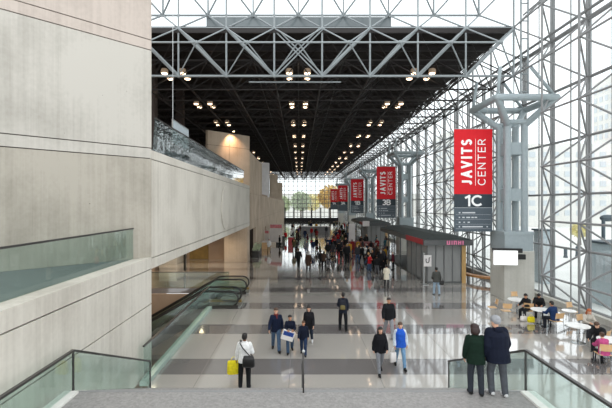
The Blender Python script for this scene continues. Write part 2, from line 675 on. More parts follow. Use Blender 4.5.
# 45 degree wall: runs from near left to its corner at (-5.25, 14.47)
courses('wall_left', (-16.25, 3.47), (-5.25, 14.47), [3.96, 7.46, 7.83, 11.30, 11.66, 17.5], 'conc', t=0.4, pours=['conc_low', 'conc', 'conc', 'conc_pink', 'conc_pink'],
        kind_label='tall board-formed concrete wall set at an angle')
courses('wall_left_lower', (-5.25, 5.0), (-5.25, 14.47), [0.0, 2.32, 3.55, 3.965], 'conc_b', t=0.3,
        kind_label='concrete wall below the balcony glass')
courses('wall_terrace', (-5.25, 14.49), (-5.25, 43.0), [3.55, 3.93, 7.44, 7.76], 'conc_b', t=0.3,
        kind_label='long concrete parapet wall over the escalators')
courses('wall_terrace_far', (-8.85, 39.35), (-5.25, 42.95), [7.31, 11.6, 12.98], 'conc_tan', t=0.35, cuts=(2.55,),
        kind_label='tan concrete wall set at an angle on the terrace')
courses('wall_terrace_return', (-5.25, 43.35), (-5.25, 57.0), [7.0, 11.4], 'conc_tan', t=0.3, cuts=(6.0,))
courses('wall_bay_second', (-6.85, 69.5), (-5.25, 71.1), [6.9, 13.0], 'white_panel', t=0.3,  # white colour stands for bright light falling on this concrete face
        kind_label='white wall set at an angle above the side aisle')
courses('wall_bay_third', (-6.9, 96.7), (-5.25, 98.4), [7.3, 12.9], 'conc_tan', t=0.3)
courses('wall_bay_fourth', (-7.0, 124.3), (-5.25, 126.0), [7.3, 12.4], 'conc_tan', t=0.3)
courses('wall_aisle', (-5.25, 49.0), (-5.25, 62.0), [0.0, 3.9, 6.97], 'conc_tan', t=0.3, cuts=(7.0,))
courses('wall_aisle_far', (-5.25, 64.0), (-5.25, 139.6), [0.0, 3.9, 6.97], 'conc_tan', t=0.3, cuts=(14.0, 27.0, 41.0, 55.0))
MBx = MB().box(-5.55, -5.25, 43.4, 49.0, 3.1, 6.97).box(-5.55, -5.25, 62.0, 64.0, 2.4, 6.97)
struct(MBx.build('wall_aisle_lintel', M['conc_tan']))
courses('wall_pier', (-7.6, 41.2), (-5.25, 41.2), [0.0, 3.53], 'conc_tan', t=1.8)
struct(MB().box(-14.0, -7.7, 43.1, 43.4, 0, 3.5).build('wall_undercroft', M['brown_wall']))
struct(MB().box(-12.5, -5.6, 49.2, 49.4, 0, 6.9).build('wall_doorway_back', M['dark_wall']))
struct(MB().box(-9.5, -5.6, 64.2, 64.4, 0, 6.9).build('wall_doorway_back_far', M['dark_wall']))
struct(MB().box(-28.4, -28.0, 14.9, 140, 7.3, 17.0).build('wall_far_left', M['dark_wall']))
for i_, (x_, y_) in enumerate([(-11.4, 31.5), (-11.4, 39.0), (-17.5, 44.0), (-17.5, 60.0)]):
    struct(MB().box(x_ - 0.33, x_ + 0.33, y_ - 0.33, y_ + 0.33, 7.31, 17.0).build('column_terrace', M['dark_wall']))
struct(MB().box(-10.2, -10.04, 35.9, 36.06, 0, 3.54).build('column_undercroft', M['black']))
struct(MB().box(-11.6, -9.6, 43.0, 43.09, 0.05, 2.9).build('door_1', M['brass']), 'ochre panelled door under the balcony')
struct(MB().box(-13.6, -11.9, 39.5, 43.0, 0.0, 1.6).build('wall_undercroft_low', M['conc_col']))

for i_, (x_, y_) in enumerate([(-7.2, 20.0), (-7.2, 30.0), (-10.5, 25.0), (-10.5, 34.0), (-8.0, 39.0), (-12.0, 39.0)]):  # unseen lamps added to brighten the space under the balcony
    dl = MB().lathe([(0.13, 0.0), (0.16, 0.015), (0.16, 0.05)], n=16).build('downlight', M['lounge_light'], loc=(x_, y_, 3.505))
    tag(dl, ['recessed downlight under the balcony, nearest the camera', 'recessed downlight over the escalators near the parapet', 'recessed downlight over the middle of the escalator well',
             'recessed downlight above the well far side', 'recessed downlight beside the tan pier', 'recessed downlight in front of the ochre door'][i_], 'downlight', 'downlights under the balcony')
    ll = bpy.data.lights.new('downlight_glow', 'SPOT')
    ll.energy = 260
    ll.color = (1.0, 0.82, 0.62)
    ll.spot_size = R(150)
    ll.spot_blend = 0.6
    ll.shadow_soft_size = 0.12
    lo_ = bpy.data.objects.new('downlight_glow', ll)
    COL.objects.link(lo_)
    lo_.parent = dl
    lo_.location = (0, 0, -0.03)
# wall washer on the terrace
ww = empty('wall_washer', (-6.55, 40.6, 13.15))
tag(ww, 'small warm wall washer lamp at the top of the tan angled wall', 'lamp')
MB().box(-0.12, 0.12, -0.1, 0.1, -0.08, 0.08).build('housing', M['fascia'], ww)
MB().tube((0, 0, 0), (-0.35, 0.95, -0.1), 0.025, 6).build('bracket', M['fascia'], ww)
MB().box(-0.09, 0.09, -0.07, 0.07, -0.1, -0.081).build('lens', M['lounge_light'], ww)
ll = bpy.data.lights.new('washer_glow', 'SPOT')
ll.energy = 420
ll.color = (1.0, 0.62, 0.36)
ll.spot_size = R(110)
ll.spot_blend = 0.8
ll.shadow_soft_size = 0.08
lo_ = bpy.data.objects.new('washer_glow', ll)
COL.objects.link(lo_)
lo_.parent = ww
lo_.location = (0, 0, -0.13)
lo_.rotation_euler = (R(28), 0, R(20))

# ------------------------------------------------------------------ roof of the long hall
MOD = 3.05
GX = [-1.61 + MOD * k for k in range(-8, 6)]
GY = [26.0 + MOD * j for j in range(0, 38)]
HX = [x + MOD / 2 for x in GX[:-1]]
HY = [y + MOD / 2 for y in GY[:-1]]
ZB, ZH, ZT = 14.0, 15.55, 17.05

ceiling = empty('ceiling', (0, 0, 0))
struct(ceiling, 'black roof deck on a steel space frame over the hall')
MB().box(-28.4, 13.64, 26.12, 140, ZT, ZT + 0.1).build('deck', M['deck'], ceiling)
fa = MB().box(-28.4, 13.64, 26.0, 26.12, ZT - 0.12, ZT + 0.12)
fa.build('fascia', M['fascia'], ceiling)


def colx(x, y):
    """inside the space taken by one of the branched columns?"""
    for yc in COLY:
        if abs(y - yc) < 1.75 and 11.4 < x < 15.3:
            return True
    return False


COLY = [25.7 + 26.0 * i for i in range(5)]
lo, hi, wb = MB(), MB(), MB()
for j, y in enumerate(GY):
    n = 6 if j < 10 else 4
    for i, x in enumerate(GX):
        if i + 1 < len(GX):
            lo.tube((x, y, ZB), (GX[i + 1], y, ZB), 0.06, n, caps=False)
        if j + 1 < len(GY) and j > 0:
            lo.tube((x, y, ZB), (x, GY[j + 1], ZB), 0.06, n, caps=False)
        elif j == 0:
            lo.tube((x, y, ZB), (x, GY[1], ZB), 0.06, n, caps=False)
for j, y in enumerate(HY):
    n = 6 if j < 10 else 4
    for i, x in enumerate(HX):
        if i + 1 < len(HX):
            hi.tube((x, y, ZH), (HX[i + 1], y, ZH), 0.055, n, caps=False)
        if j + 1 < len(HY):
            hi.tube((x, y, ZH), (x, HY[j + 1], ZH), 0.055, n, caps=False)
        for dx in (-1, 1):
            for dy in (-1, 1):
                wb.tube((x, y, ZH), (x + dx * MOD / 2, y + dy * MOD / 2, ZB), 0.04, 5 if j < 10 else 4, caps=False)
                if j < 12:
                    wb.tube((x, y, ZH), (x + dx * MOD / 2, y + dy * MOD / 2, ZT), 0.032, 4, caps=False)
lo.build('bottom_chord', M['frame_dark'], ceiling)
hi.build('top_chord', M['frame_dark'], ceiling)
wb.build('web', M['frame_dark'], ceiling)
pur = MB()
for j in range(0, 38):
    pur.box(-28, 13.5, GY[j] - 0.09, GY[j] + 0.09, ZT - 0.32, ZT - 0.002)
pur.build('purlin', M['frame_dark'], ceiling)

# front face of the hall roof, and the glazed atrium wall rising above it
front = empty('window_1', (0, 0, 0))
struct(front, 'glazed wall of pale steel space frame above the hall roof edge')
ch, ver, dia, nod, web = MB(), MB(), MB(), MB(), MB()
ZL = [ZB, ZT, ZT + MOD, ZT + 2 * MOD]
for k, z in enumerate(ZL):
    for i in range(len(GX) - 1):
        ch.tube((GX[i], 26.0 - 0.02, z), (GX[i + 1], 26.0 - 0.02, z), 0.075 if k < 2 else 0.06, 8, caps=False)
    for x in GX:
        nod.ell((x, 25.98, z), (0.12, 0.12, 0.12), 8, 6)
        if k + 1 < len(ZL):
            ver.tube((x, 25.98, z), (x, 25.98, ZL[k + 1]), 0.062, 8, caps=False)
for i in range(len(GX) - 1):
    a, b = GX[i], GX[i + 1]
    mid = (a + b) / 2
    if mid < 0 - 1:
        dia.tube((a, 25.98, ZT), (b, 25.98, ZB), 0.115, 8, caps=False)
    elif mid > 1:
        dia.tube((b, 25.98, ZT), (a, 25.98, ZB), 0.115, 8, caps=False)
    else:
        for w in (-0.14, 0.14):
            dia.tube((a + w, 25.98, ZT), (b + w, 25.98, ZB), 0.045, 6, caps=False)
            dia.tube((b + w, 25.93, ZT), (a + w, 25.93, ZB), 0.045, 6, caps=False)
# pale row of half nodes in front of the face
yf = 26.0 - MOD / 2
for i, x in enumerate(HX):
    nod.ell((x, yf, ZH), (0.12, 0.12, 0.12), 8, 6)
    if i + 1 < len(HX):
        web.tube((x, yf, ZH), (HX[i + 1], yf, ZH), 0.055, 6, caps=False)
    for dx in (-1, 1):
        for z in (ZB, ZT):
            web.tube((x, yf, ZH), (x + dx * MOD / 2, 25.98, z), 0.045, 6, caps=False)
# half nodes behind the glazed wall
yb = 26.0 + MOD / 2
for k, z in enumerate([ZT + MOD / 2, ZT + 1.5 * MOD]):
    for i, x in enumerate(HX):
        nod.ell((x, yb, z), (0.1, 0.1, 0.1), 8, 6)
        if i + 1 < len(HX):
            web.tube((x, yb, z), (HX[i + 1], yb, z), 0.07, 6, caps=False)
        if k == 0:
            web.tube((x, yb, z), (x, yb, z + MOD), 0.05, 6, caps=False)
        for dx in (-1, 1):
            for dz in (-1, 1):
                web.tube((x, yb, z), (x + dx * MOD / 2, 25.98, z + dz * MOD / 2), 0.06, 6, caps=False)
ch.tube((-3.3, 26.6, 13.8), (2.7, 26.6, 13.8), 0.05, 8)
for x in GX:
    ch.tube((x, yf, ZH), (x, yf, ZH), 0.05, 6)
ch.build('chord', M['frame_front'], front)
ver.build('vertical', M['frame_front'], front)
dia.build('diagonal', M['frame_front'], front)
web.build('web', M['frame_front'], front)
nod.build('node', M['frame_front'], front, smooth=True)
MB().box(-26, 15.1, 27.66, 27.69, ZT + 0.15, 23.2).build('glazing', M['glass'], front)
MB().box(-6.3, 6.2, 27.6, 27.65, ZT + 0.12, ZT + 1.45).build('spandrel', M['spandrel'], front)  # grey strip put in for the reflection across the middle of the glazing
for xq in [-6.3 + 1.525 * q for q in range(9)]:
    MB().lathe([(0.09, 0), (0.11, 0.1), (0.08, 0.2)], n=10).build('spandrel_fixing', M['fascia'], front, loc=(xq + 0.4, 27.4, ZT + 0.35))
mul = MB()
for x in HX:
    mul.box(x - 0.045, x + 0.045, 27.58, 27.655, ZT + 1.5, 23.2)
mul.build('mullion', M['frame_front'], front)

# ------------------------------------------------------------------ right hand curtain wall
XI, XO = 13.64, 15.1
ZI = [1.85 + MOD * k - 0.0 for k in range(-0, 9)]       # inner node levels, 1.85 ... 26.25
ZI[4] = ZB
ZO = [0.3 + MOD * k for k in range(0, 9)]               # outer node levels, 0.3 ... 24.7


def curtain_bay(name, y0, y1, ztop, label, n=6, fine=True):
    root = empty(name, (0, 0, 0))
    struct(root, label)
    yi = [26 + MOD * j for j in range(-7, 40) if y0 - 0.01 <= 26 + MOD * j <= y1 + 0.01]
    yo = [26 + MOD * (j + 0.5) for j in range(-7, 40) if y0 - 0.01 <= 26 + MOD * (j + 0.5) <= y1 + 0.01]
    RT = 0.05 if fine else 0.05
    zi = [z for z in ZI if z <= ztop + 0.05]
    zo = [z for z in ZO if z <= ztop + 0.05]
    ci, co, we, nd, mu = MB(), MB(), MB(), MB(), MB()

    def ok(y, z):
        return not (z < 12.5 and any(abs(y - c) < 1.9 for c in COLY))
    for y in yi:
        for a, z in enumerate(zi):
            if not ok(y, z):
                continue
            if fine:
                nd.ell((XI, y, z), (0.1, 0.1, 0.1), 6, 5)
            if y + MOD < 141 and ok(y + MOD, z) and y + MOD <= y1 + 0.01 + MOD * 0.4:
                ci.tube((XI, y, z), (XI, y + MOD, z), RT * 1.1, n, caps=False)
            if a + 1 < len(zi):
                ci.tube((XI, y, z), (XI, y, zi[a + 1]), RT * 1.2, n, caps=False)
        ci.tube((XI, y, 0.0), (XI, y, zi[0]), 0.05, n, caps=False) if ok(y, 0) else None
    for y in yo:
        for a, z in enumerate(zo):
            heavy = abs(z - ZH) < 0.1
            if fine:
                nd.ell((XO, y, z), (0.1, 0.1, 0.1), 6, 5)
            if y + MOD < 141:
                co.tube((XO, y, z), (XO, y + MOD, z), 0.13 if heavy else RT * 1.3, n, caps=False)
                if heavy:
                    co.tube((XO - 0.3, y, z + 0.28), (XO - 0.3, y + MOD, z + 0.28), 0.085, n, caps=False)
            if a + 1 < len(zo):
                co.tube((XO, y, z), (XO, y, zo[a + 1]), RT * 1.3, n, caps=False)
            for dy in (-1, 1):
                for dz in (-1, 1):
                    yy, zz = y + dy * MOD / 2, z + dz * (MOD / 2)
                    if zz > zi[-1] + 0.1 or zz < 1.5 or not ok(yy, zz) or yy > 140.5:
                        continue
                    we.tube((XO, y, z), (XI, yy, zz), RT, max(4, n - 1), caps=False)
        mu.box(XO + 0.1, XO + 0.22, y - 0.045, y + 0.045, 0.3, zo[-1])
        if fine:
            mu.box(XO + 0.14, XO + 0.19, y + MOD / 2 - 0.03, y + MOD / 2 + 0.03, 0.3, zo[-1])
    for z in zo:
        mu.box(XO + 0.135, XO + 0.195, y0, y1, z - 0.035, z + 0.035)
    gl = MB().box(XO + 0.15, XO + 0.18, y0, y1, 0.3, zo[-1])
    if ztop < 18:
        gl.add([(XO + 0.18, y0, ZH), (XO + 0.18, y1, ZH), (XI, y1, ZT + 0.2), (XI, y0, ZT + 0.2),
                (XO + 0.15, y0, ZH - 0.02), (XO + 0.15, y1, ZH - 0.02), (XI - 0.02, y1, ZT + 0.17), (XI - 0.02, y0, ZT + 0.17)],
               [(0, 1, 2, 3), (7, 6, 5, 4), (0, 4, 5, 1), (1, 5, 6, 2), (2, 6, 7, 3), (3, 7, 4, 0)])
    ci.build('inner_chord', M['frame'], root)
    co.build('outer_chord', M['frame'], root)
    we.build('web', M['frame'], root)
    if fine:
        nd.build('node', M['frame'], root, smooth=True)
    mu.build('mullion', M['frame'], root)
    gl.build('glazing', M['glass'], root)
    return root


curtain_bay('window_2', 12.0, 26.0, 26.3, 'space frame glass wall nearest on the right', 8)
curtain_bay('window_3', 26.01, 51.99, 17.1, 'space frame glass wall behind the kiosk', 6)
curtain_bay('window_4', 52.0, 77.99, 17.1, 'space frame glass wall past the kiosk', 4, False)
curtain_bay('window_5', 78.0, 103.99, 17.1, 'space frame glass wall far down the hall', 4, False)
curtain_bay('window_6', 104.0, 140.0, 17.1, 'space frame glass wall at the far end', 4, False)
struct(MB().box(14.75, 15.45, 5, 140, 0.0, 0.3).build('trim_1', M['conc_col']), 'low kerb under the glass wall')

lad = empty('trim_6', (13.95, 25.3, 0))
struct(lad, 'slim ladder mast at the corner of the hall roof')
for s_ in (-0.22, 0.22):
    MB().tube((s_, 0, 12.3), (s_, 0, 26), 0.06, 8).build('rail', M['frame_front'], lad)
rg_ = MB()
for k in range(12):
    rg_.tube((-0.22, 0, 12.8 + 1.1 * k), (0.22, 0, 12.8 + 1.1 * k), 0.045, 6)
rg_.build('rung', M['frame_front'], lad)

# end wall, glazed, with its doors
endw = empty('window_7', (0, 0, 0))
struct(endw, 'gridded end window with the autumn trees outside')
g_ = MB()
for k in range(-12, 10):
    x = k * 1.525 + 0.9
    g_.box(x - 0.09, x + 0.09, 140.0, 140.12, 0, 17)
for k in range(1, 12):
    g_.box(-17, 15.3, 139.98, 140.1, k * 1.5 - 0.08, k * 1.5 + 0.08)
g_.build('mullion', M['frame'], endw)
MB().box(-17, 15.3, 140.13, 140.16, 0, 17.3).build('glazing', M['glass'], endw)
d_ = MB()
for k in range(-3, 7):
    d_.box(k * 3.05 - 2.0, k * 3.05 - 1.7, 139.5, 139.9, 0, 4.6)
d_.build('door_frame', M['black'], endw)
MB().box(-8, 15.2, 139.0, 139.4, 0, 1.15).build('door_base', M['black'], endw)

# ------------------------------------------------------------------ branched columns
for ci_, yc in enumerate(COLY):
    xc = 13.36
    r_ = empty('column', (xc, yc, 0))
    struct(r_, 'grey steel column with four shafts and branching capital on a concrete block')
    s = 10 if ci_ < 2 else 6
    MB().box(-0.92, 0.92, -0.92, 0.92, 0, 2.98).build('concrete_base', M['conc_col'], r_, bevel=0.03)
    MB().box(-0.87, 0.87, -0.87, 0.87, 2.98, 3.96).box(-0.91, 0.91, -0.91, 0.91, 3.96, 4.16).build('collar', M['steel_col'], r_)
    w = 0.52
    for sx in (-1, 1):
        for sy in (-1, 1):
            MB().tube((sx * w, sy * w, 4.16), (sx * w, sy * w, 10.75), 0.205, s + 6).build('shaft', M['steel_col'], r_, smooth=False)
            MB().cap((sx * w, sy * w, 10.7), 0.2, (sx * 1.72, sy * 1.72, 12.1), 0.2, s).build('arm', M['steel_col'], r_, smooth=True)
            MB().cap((sx * 0.62, sy * 0.62, 10.9), 0.16, (-sx * 0.62, sy * 0.62, 10.9), 0.16, s).build('tie', M['steel_col'], r_, smooth=True) if sx > 0 else None
            # struts up to the frame
            MB().tube((sx * 1.72, sy * 1.72, 12.1), (sx * 0.9 - 0.6, sy * 1.6, 13.95), 0.1, 8).build('strut', M['steel_col'], r_, smooth=True)
            # plates joining the shafts
    for zp in (6.05, 8.9):
        MB().box(-w, w, -w - 0.04, -w + 0.04, zp, zp + 0.75).box(-w, w, w - 0.04, w + 0.04, zp, zp + 0.75)\
            .box(-w - 0.04, -w + 0.04, -w, w, zp, zp + 0.75).box(w - 0.04, w + 0.04, -w, w, zp, zp + 0.75).build('batten_plate', M['steel_col'], r_)
    c = 1.74
    q = [(-c, -c), (c, -c), (c, c), (-c, c)]
    for i in range(4):
        a, b = q[i], q[(i + 1) % 4]
        MB().cap((a[0], a[1], 12.12), 0.21, (b[0], b[1], 12.12), 0.21, s).build('capital_beam', M['steel_col'], r_, smooth=True)

# ------------------------------------------------------------------ landing and stairs in the foreground
LZ, LD = 1.81, 8.82
st = MB().box(-5.0, 5.0, 3.6, LD, LZ - 0.3, LZ)
nr = 11
for k in range(1, nr):
    z = LZ * (1 - k / nr)
    y0 = LD + (k - 1) * 0.38
    st.box(-4.98, 4.98, y0 - 0.02, y0 + 0.38, z - LZ / nr * 1.0, z)
struct(st.build('staircase', M['granite']), 'grey speckled granite landing with steps going down to the hall')
struct(MB().box(-4.98, 4.98, LD - 0.05, LD + 0.012, LZ - 0.03, LZ + 0.004).build('trim_2', M['frame']), 'grey metal nosing along the landing edge')
for sx in (-1, 1):
    k_ = MB().box(min(sx * 4.72, sx * 5.02), max(sx * 4.72, sx * 5.02), 3.6, LD - 0.1, LZ + 0.001, LZ + 0.05)
    struct(k_.build('trim_3' if sx < 0 else 'trim_4', M['white_stone']), 'white stone kerb beside the landing')
struct(MB().box(-5.02, 5.02, 3.3, 3.6, 0, LZ).box(-5.02, -4.98, 3.6, 12.9, 0, 0.05).build('wall_stair_base', M['conc_b']))

# ================================================================== BALUSTRADES
def balustrade(name, label, pts, n_panels, h, glass_m='glass_green', rail_r=0.03, posts=True, group=None, thick=0.02, rail_w=0.07, lean=(0, 0)):
    """glass guard along a polyline of base points; panels stand 2 cm apart under one handrail"""
    b0 = Vector(pts[0])
    root = empty(name, b0)
    tag(root, label, 'balustrade', group)
    P = [Vector(p) - b0 for p in pts]
    for s, (a, b) in enumerate(zip(P[:-1], P[1:])):
        d = b - a
        k = n_panels[s]
        u = d / k
        flat = Vector((d.x, d.y, 0)).normalized()
        nrm = Vector((-flat.y, flat.x, 0)) * thick / 2
        g0 = flat * 0.012
        for i in range(k):
            p, q = a + u * i + g0, a + u * (i + 1) - g0
            up = Vector((lean[0], lean[1], h - 0.02))
            lift = Vector((0, 0, 0.02))
            v = [p - nrm + lift, q - nrm + lift, q + nrm + lift, p + nrm + lift,
                 p - nrm + up, q - nrm + up, q + nrm + up, p + nrm + up]
            MB().add(v, [(0, 3, 2, 1), (4, 5, 6, 7), (0, 1, 5, 4), (1, 2, 6, 5), (2, 3, 7, 6), (3, 0, 4, 7)]).build('glass_panel', M[glass_m], root)
            if posts and (posts != 2 or (i == 0)):
                MB().bar(p - g0 + lift, p - g0 + up, 0.035, 0.035, up=flat).build('post', M['rail'], root)
        if posts:
            MB().bar(b + Vector((0, 0, 0.02)), b + Vector((0, 0, h - 0.02)), 0.035, 0.035, up=flat).build('post', M['rail'], root)
    r = MB()
    for a, b in zip(P[:-1], P[1:]):
        r.bar(a + Vector((lean[0], lean[1], h)), b + Vector((lean[0], lean[1], h)), rail_w, 0.045)
    r.build('handrail', M['rail'], root)
    return root


balustrade('glass_balustrade', 'glass balustrade with dark handrail left of the granite landing',
           [(-4.88, 4.2, LZ), (-4.88, 8.8, LZ), (-4.72, 12.9, 0.0)], [2, 2], 0.88, posts=2)
balustrade('glass_balustrade', 'glass balustrade with dark handrail right of the granite landing, by the green-coated person',
           [(4.88, 4.2, LZ), (4.88, 8.8, LZ), (4.72, 12.9, 0.0)], [2, 2], 0.88, posts=2)
balustrade('balcony_balustrade', 'green-tinted glass guard on the balcony below the tall angled concrete wall',
           [(-5.7, 5.2, 3.95), (-5.7, 9.36, 3.95), (-5.7, 12.8, 3.95), (-5.7, 13.98, 3.95)], [1, 1, 1], 1.06, rail_w=0.05, posts=False)
balustrade('terrace_balustrade', 'long glass guard on top of the concrete parapet above the escalators',
           [(-5.4, 14.95, 7.76), (-5.4, 38.9, 7.76)], [12], 1.25, glass_m='glass_dark', rail_w=0.05, posts=False, lean=(0.1, 0))
kb = MB().box(-5.14, -4.875, 13.1, 22.75, 0.0, 0.16)
struct(kb.build('trim_5', M['glass_edge']), 'pale green kerb along the escalator well')
balustrade('well_balustrade', 'glass guard along the floor edge beside the escalator well',
           [(-5.02, 13.15, 0.16), (-5.02, 22.72, 0.16)], [5], 1.1, posts=False)
balustrade('well_balustrade', 'glass guard behind the escalators in front of the tan pier',
           [(-13.8, 28.45, 0.0), (-4.9, 28.45, 0.0)], [5], 1.1, posts=False)

# centre handrail of the stairs
root = empty('stair_handrail', (0.085, 8.74, LZ))
tag(root, 'slim handrail post with a pale ball top at the middle of the landing edge', 'handrail')
MB().tube((0, 0, 0), (0, 0, 0.86), 0.018, 10).build('post', M['rail'], root, smooth=True)
MB().ell((0, 0, 0.885), (0.036, 0.036, 0.036), 12, 8).build('ball_cap', M['steel'], root, smooth=True)
MB().path([(0, 0.02, 0.82), (0, 0.12, 0.83), (0, 4.1, 0.82 - LZ), (0, 4.15, 0.0 - LZ)], 0.02).build('rail', M['rail'], root, smooth=True)

# hung glass screen over the terrace, on a cable
root = empty('hanging_glass_screen', (-7.0, 22.5, 0))
tag(root, 'grey glass screen hung on a thin cable above the terrace guard', 'screen')
MB().box(-0.02, 0.02, 0, 3.2, 9.2, 10.5).build('glass_panel', M['blue_grey'], root)
MB().tube((0, 0.05, 10.5), (0, 0.05, 23), 0.018, 6).build('cable', M['steel'], root)
MB().box(-0.03, 0.03, -0.04, 0.0, 9.2, 10.52).box(-0.03, 0.03, 0, 3.2, 10.5, 10.55).build('edge_frame', M['steel'], root)

# shallow round disc on the parapet
o = MB().add([], []).lathe([(1.5, 0), (1.56, 0.02), (1.56, 0.06), (1.46, 0.09)], n=40).build('wall_disc', M['conc_b'], smooth=False, loc=(-5.25, 28.8, 5.6))
o.rotation_euler = (0, R(90), 0)
tag(o, 'large flat round disc fixed on the long concrete parapet', 'wall disc')

# ================================================================== ESCALATORS
def escalator(y0, y1, label):
    """runs down to the left below the floor; local x = along, newel at x = 0"""
    root = empty('escalator', (-3.45, (y0 + y1) / 2, 0))
    tag(root, label, 'escalator', 'escalators down to the lower level')
    w = (y1 - y0) / 2
    sl = math.tan(R(30))
    xb = -1.95            # where the incline starts
    xe = -9.6
    ze = (xe - xb) * sl
    for s in (-1, 1):
        y = s * w
        # balustrade glass
        prof = [(-0.06, 0.5), (-0.2, 0.84), (xb, 0.86), (xe, 0.86 + ze), (xe, 0.1 + ze), (xb, 0.1), (-0.3, 0.1), (-0.1, 0.25)]
        v = [(x, y - 0.012, z) for x, z in prof] + [(x, y + 0.012, z) for x, z in prof]
        m = len(prof)
        MB().add(v, [tuple(range(m - 1, -1, -1)), tuple(range(m, 2 * m))] + [(i, (i + 1) % m, m + (i + 1) % m, m + i) for i in range(m)])\
            .build('glass_side', M['glass_green'], root)
        pts = [(xe, y, 0.93 + ze), (xb, y, 0.93)]
        for a in range(90, -91, -20):
            pts.append((-0.42 + 0.42 * math.cos(R(a)), y, 0.51 + 0.42 * math.sin(R(a))))
        pts += [(-0.5, y, 0.09), (-1.1, y, 0.12)]
        MB().path(pts, 0.05, 8).build('handrail', M['black'], root, smooth=True)
        dk = [(0.0, 0.02), (0.0, 0.16), (xb, 0.16), (xe, 0.16 + ze), (xe, -0.7 + ze), (xb - 0.3, -0.7), (xb, 0.02)]
        ys = (y, y + s * 0.17)
        v = [(x, min(ys), z) for x, z in dk] + [(x, max(ys), z) for x, z in dk]
        m = len(dk)
        MB().add(v, [tuple(range(m - 1, -1, -1)), tuple(range(m, 2 * m))] + [(i, (i + 1) % m, m + (i + 1) % m, m + i) for i in range(m)])\
            .build('skirt', M['brass' if s > 0 else 'escalator_side'], root)
    MB().box(-1.2, 0.1, -w + 0.03, w - 0.03, 0.002, 0.03).build('comb_plate', M['steel'], root)
    for k in range(0, 18):
        x = -1.2 - k * 0.42
        z = 0.03 if x > xb else 0.03 + (x - xb) * sl
        MB().box(x - 0.42, x, -w + 0.03, w - 0.03, z - 0.24, z).build('step', M['step'], root)
    return root


escalator(26.55, 27.8, 'farther of the two dark escalators going down to the left')
escalator(22.95, 24.2, 'nearer of the two dark escalators, beside the floor-edge glass guard')

# ================================================================== HANGING BANNERS
def arc(cx, cy, rx, ry, a0, a1, n=9):
    return [(cx + rx * math.cos(R(a0 + (a1 - a0) * i / n)), cy + ry * math.sin(R(a0 + (a1 - a0) * i / n))) for i in range(n + 1)]


GLYPH = {'J': (0.5, [[(0.05, 0.1)] + arc(0.2, 0.24, 0.2, 0.24, 250, 360) + [(0.4, 1)]]),
         'A': (0.8, [[(0, 0), (0.4, 1), (0.8, 0)], [(0.15, 0.3), (0.65, 0.3)]]),
         'V': (0.8, [[(0, 1), (0.4, 0), (0.8, 1)]]),
         'I': (0.08, [[(0.04, 0), (0.04, 1)]]),
         'T': (0.7, [[(0, 1), (0.7, 1)], [(0.35, 0), (0.35, 1)]]),
         'S': (0.6, [arc(0.3, 0.75, 0.28, 0.25, 30, 270) + arc(0.3, 0.25, 0.3, 0.25, 90, -150)]),
         'C': (0.75, [arc(0.42, 0.5, 0.42, 0.5, 45, 315, 14)]),
         'E': (0.55, [[(0.55, 1), (0, 1), (0, 0), (0.55, 0)], [(0, 0.52), (0.5, 0.52)]]),
         'N': (0.68, [[(0, 0), (0, 1), (0.68, 0), (0.68, 1)]]),
         'R': (0.6, [[(0, 0), (0, 1), (0.32, 1)] + arc(0.32, 0.74, 0.26, 0.26, 90, -90) + [(0, 0.48)], [(0.3, 0.48), (0.6, 0)]]),
         '1': (0.32, [[(0.0, 0.84), (0.26, 1), (0.26, 0)]]),
         '3': (0.6, [arc(0.28, 0.75, 0.28, 0.25, 140, -90) + arc(0.28, 0.25, 0.31, 0.25, 90, -140)]),
         'B': (0.6, [[(0, 0), (0, 1), (0.3, 1)] + arc(0.3, 0.76, 0.25, 0.24, 90, -90) + [(0, 0.52), (0.32, 0.52)] + arc(0.32, 0.26, 0.28, 0.26, 90, -90) + [(0, 0)]])}


def word(name, s, m, parent, h, width, w, loc, upright, label):
    '''sans letters drawn with strokes of width w; upright=True reads from below to above'''
    gap = (0.62 if w > 0.1 else 0.42) if upright else 0.2
    adv = [GLYPH[ch][0] for ch in s]
    total = sum(adv) + gap * (len(s) - 1)
    sx = (width - w) / total
    sy = h - w
    mb = MB()
    x = 0.0
    for ch, ad in zip(s, adv):
        for line in GLYPH[ch][1]:
            P = [((x + p[0]) * sx + w / 2, p[1] * sy + w / 2) for p in line]
            P = [Vector((-q[1], 0, q[0])) if upright else Vector((q[0], 0, q[1])) for q in P]
            for i, (p, q) in enumerate(zip(P[:-1], P[1:])):
                u = (q - p).normalized() * (w * 0.5 if 0 < i < len(P) - 2 or len(P) > 6 else w * 0.5)
                curve = len(P) > 6
                lift = Vector((0, -0.0006 * (i % 7) - 0.0001 * GLYPH[ch][1].index(line) * 40, 0))
                p, q = p + lift, q + lift
                mb.bar(p - u * (0.25 if curve else 1.0), q + u * (0.25 if curve else 1.0), 0.008, w, up=Vector((0, -1, 0)).cross(u.normalized()))
        x += ad + gap
    o = mb.build(name, m, parent, loc=loc)
    o['label'] = label
    return o



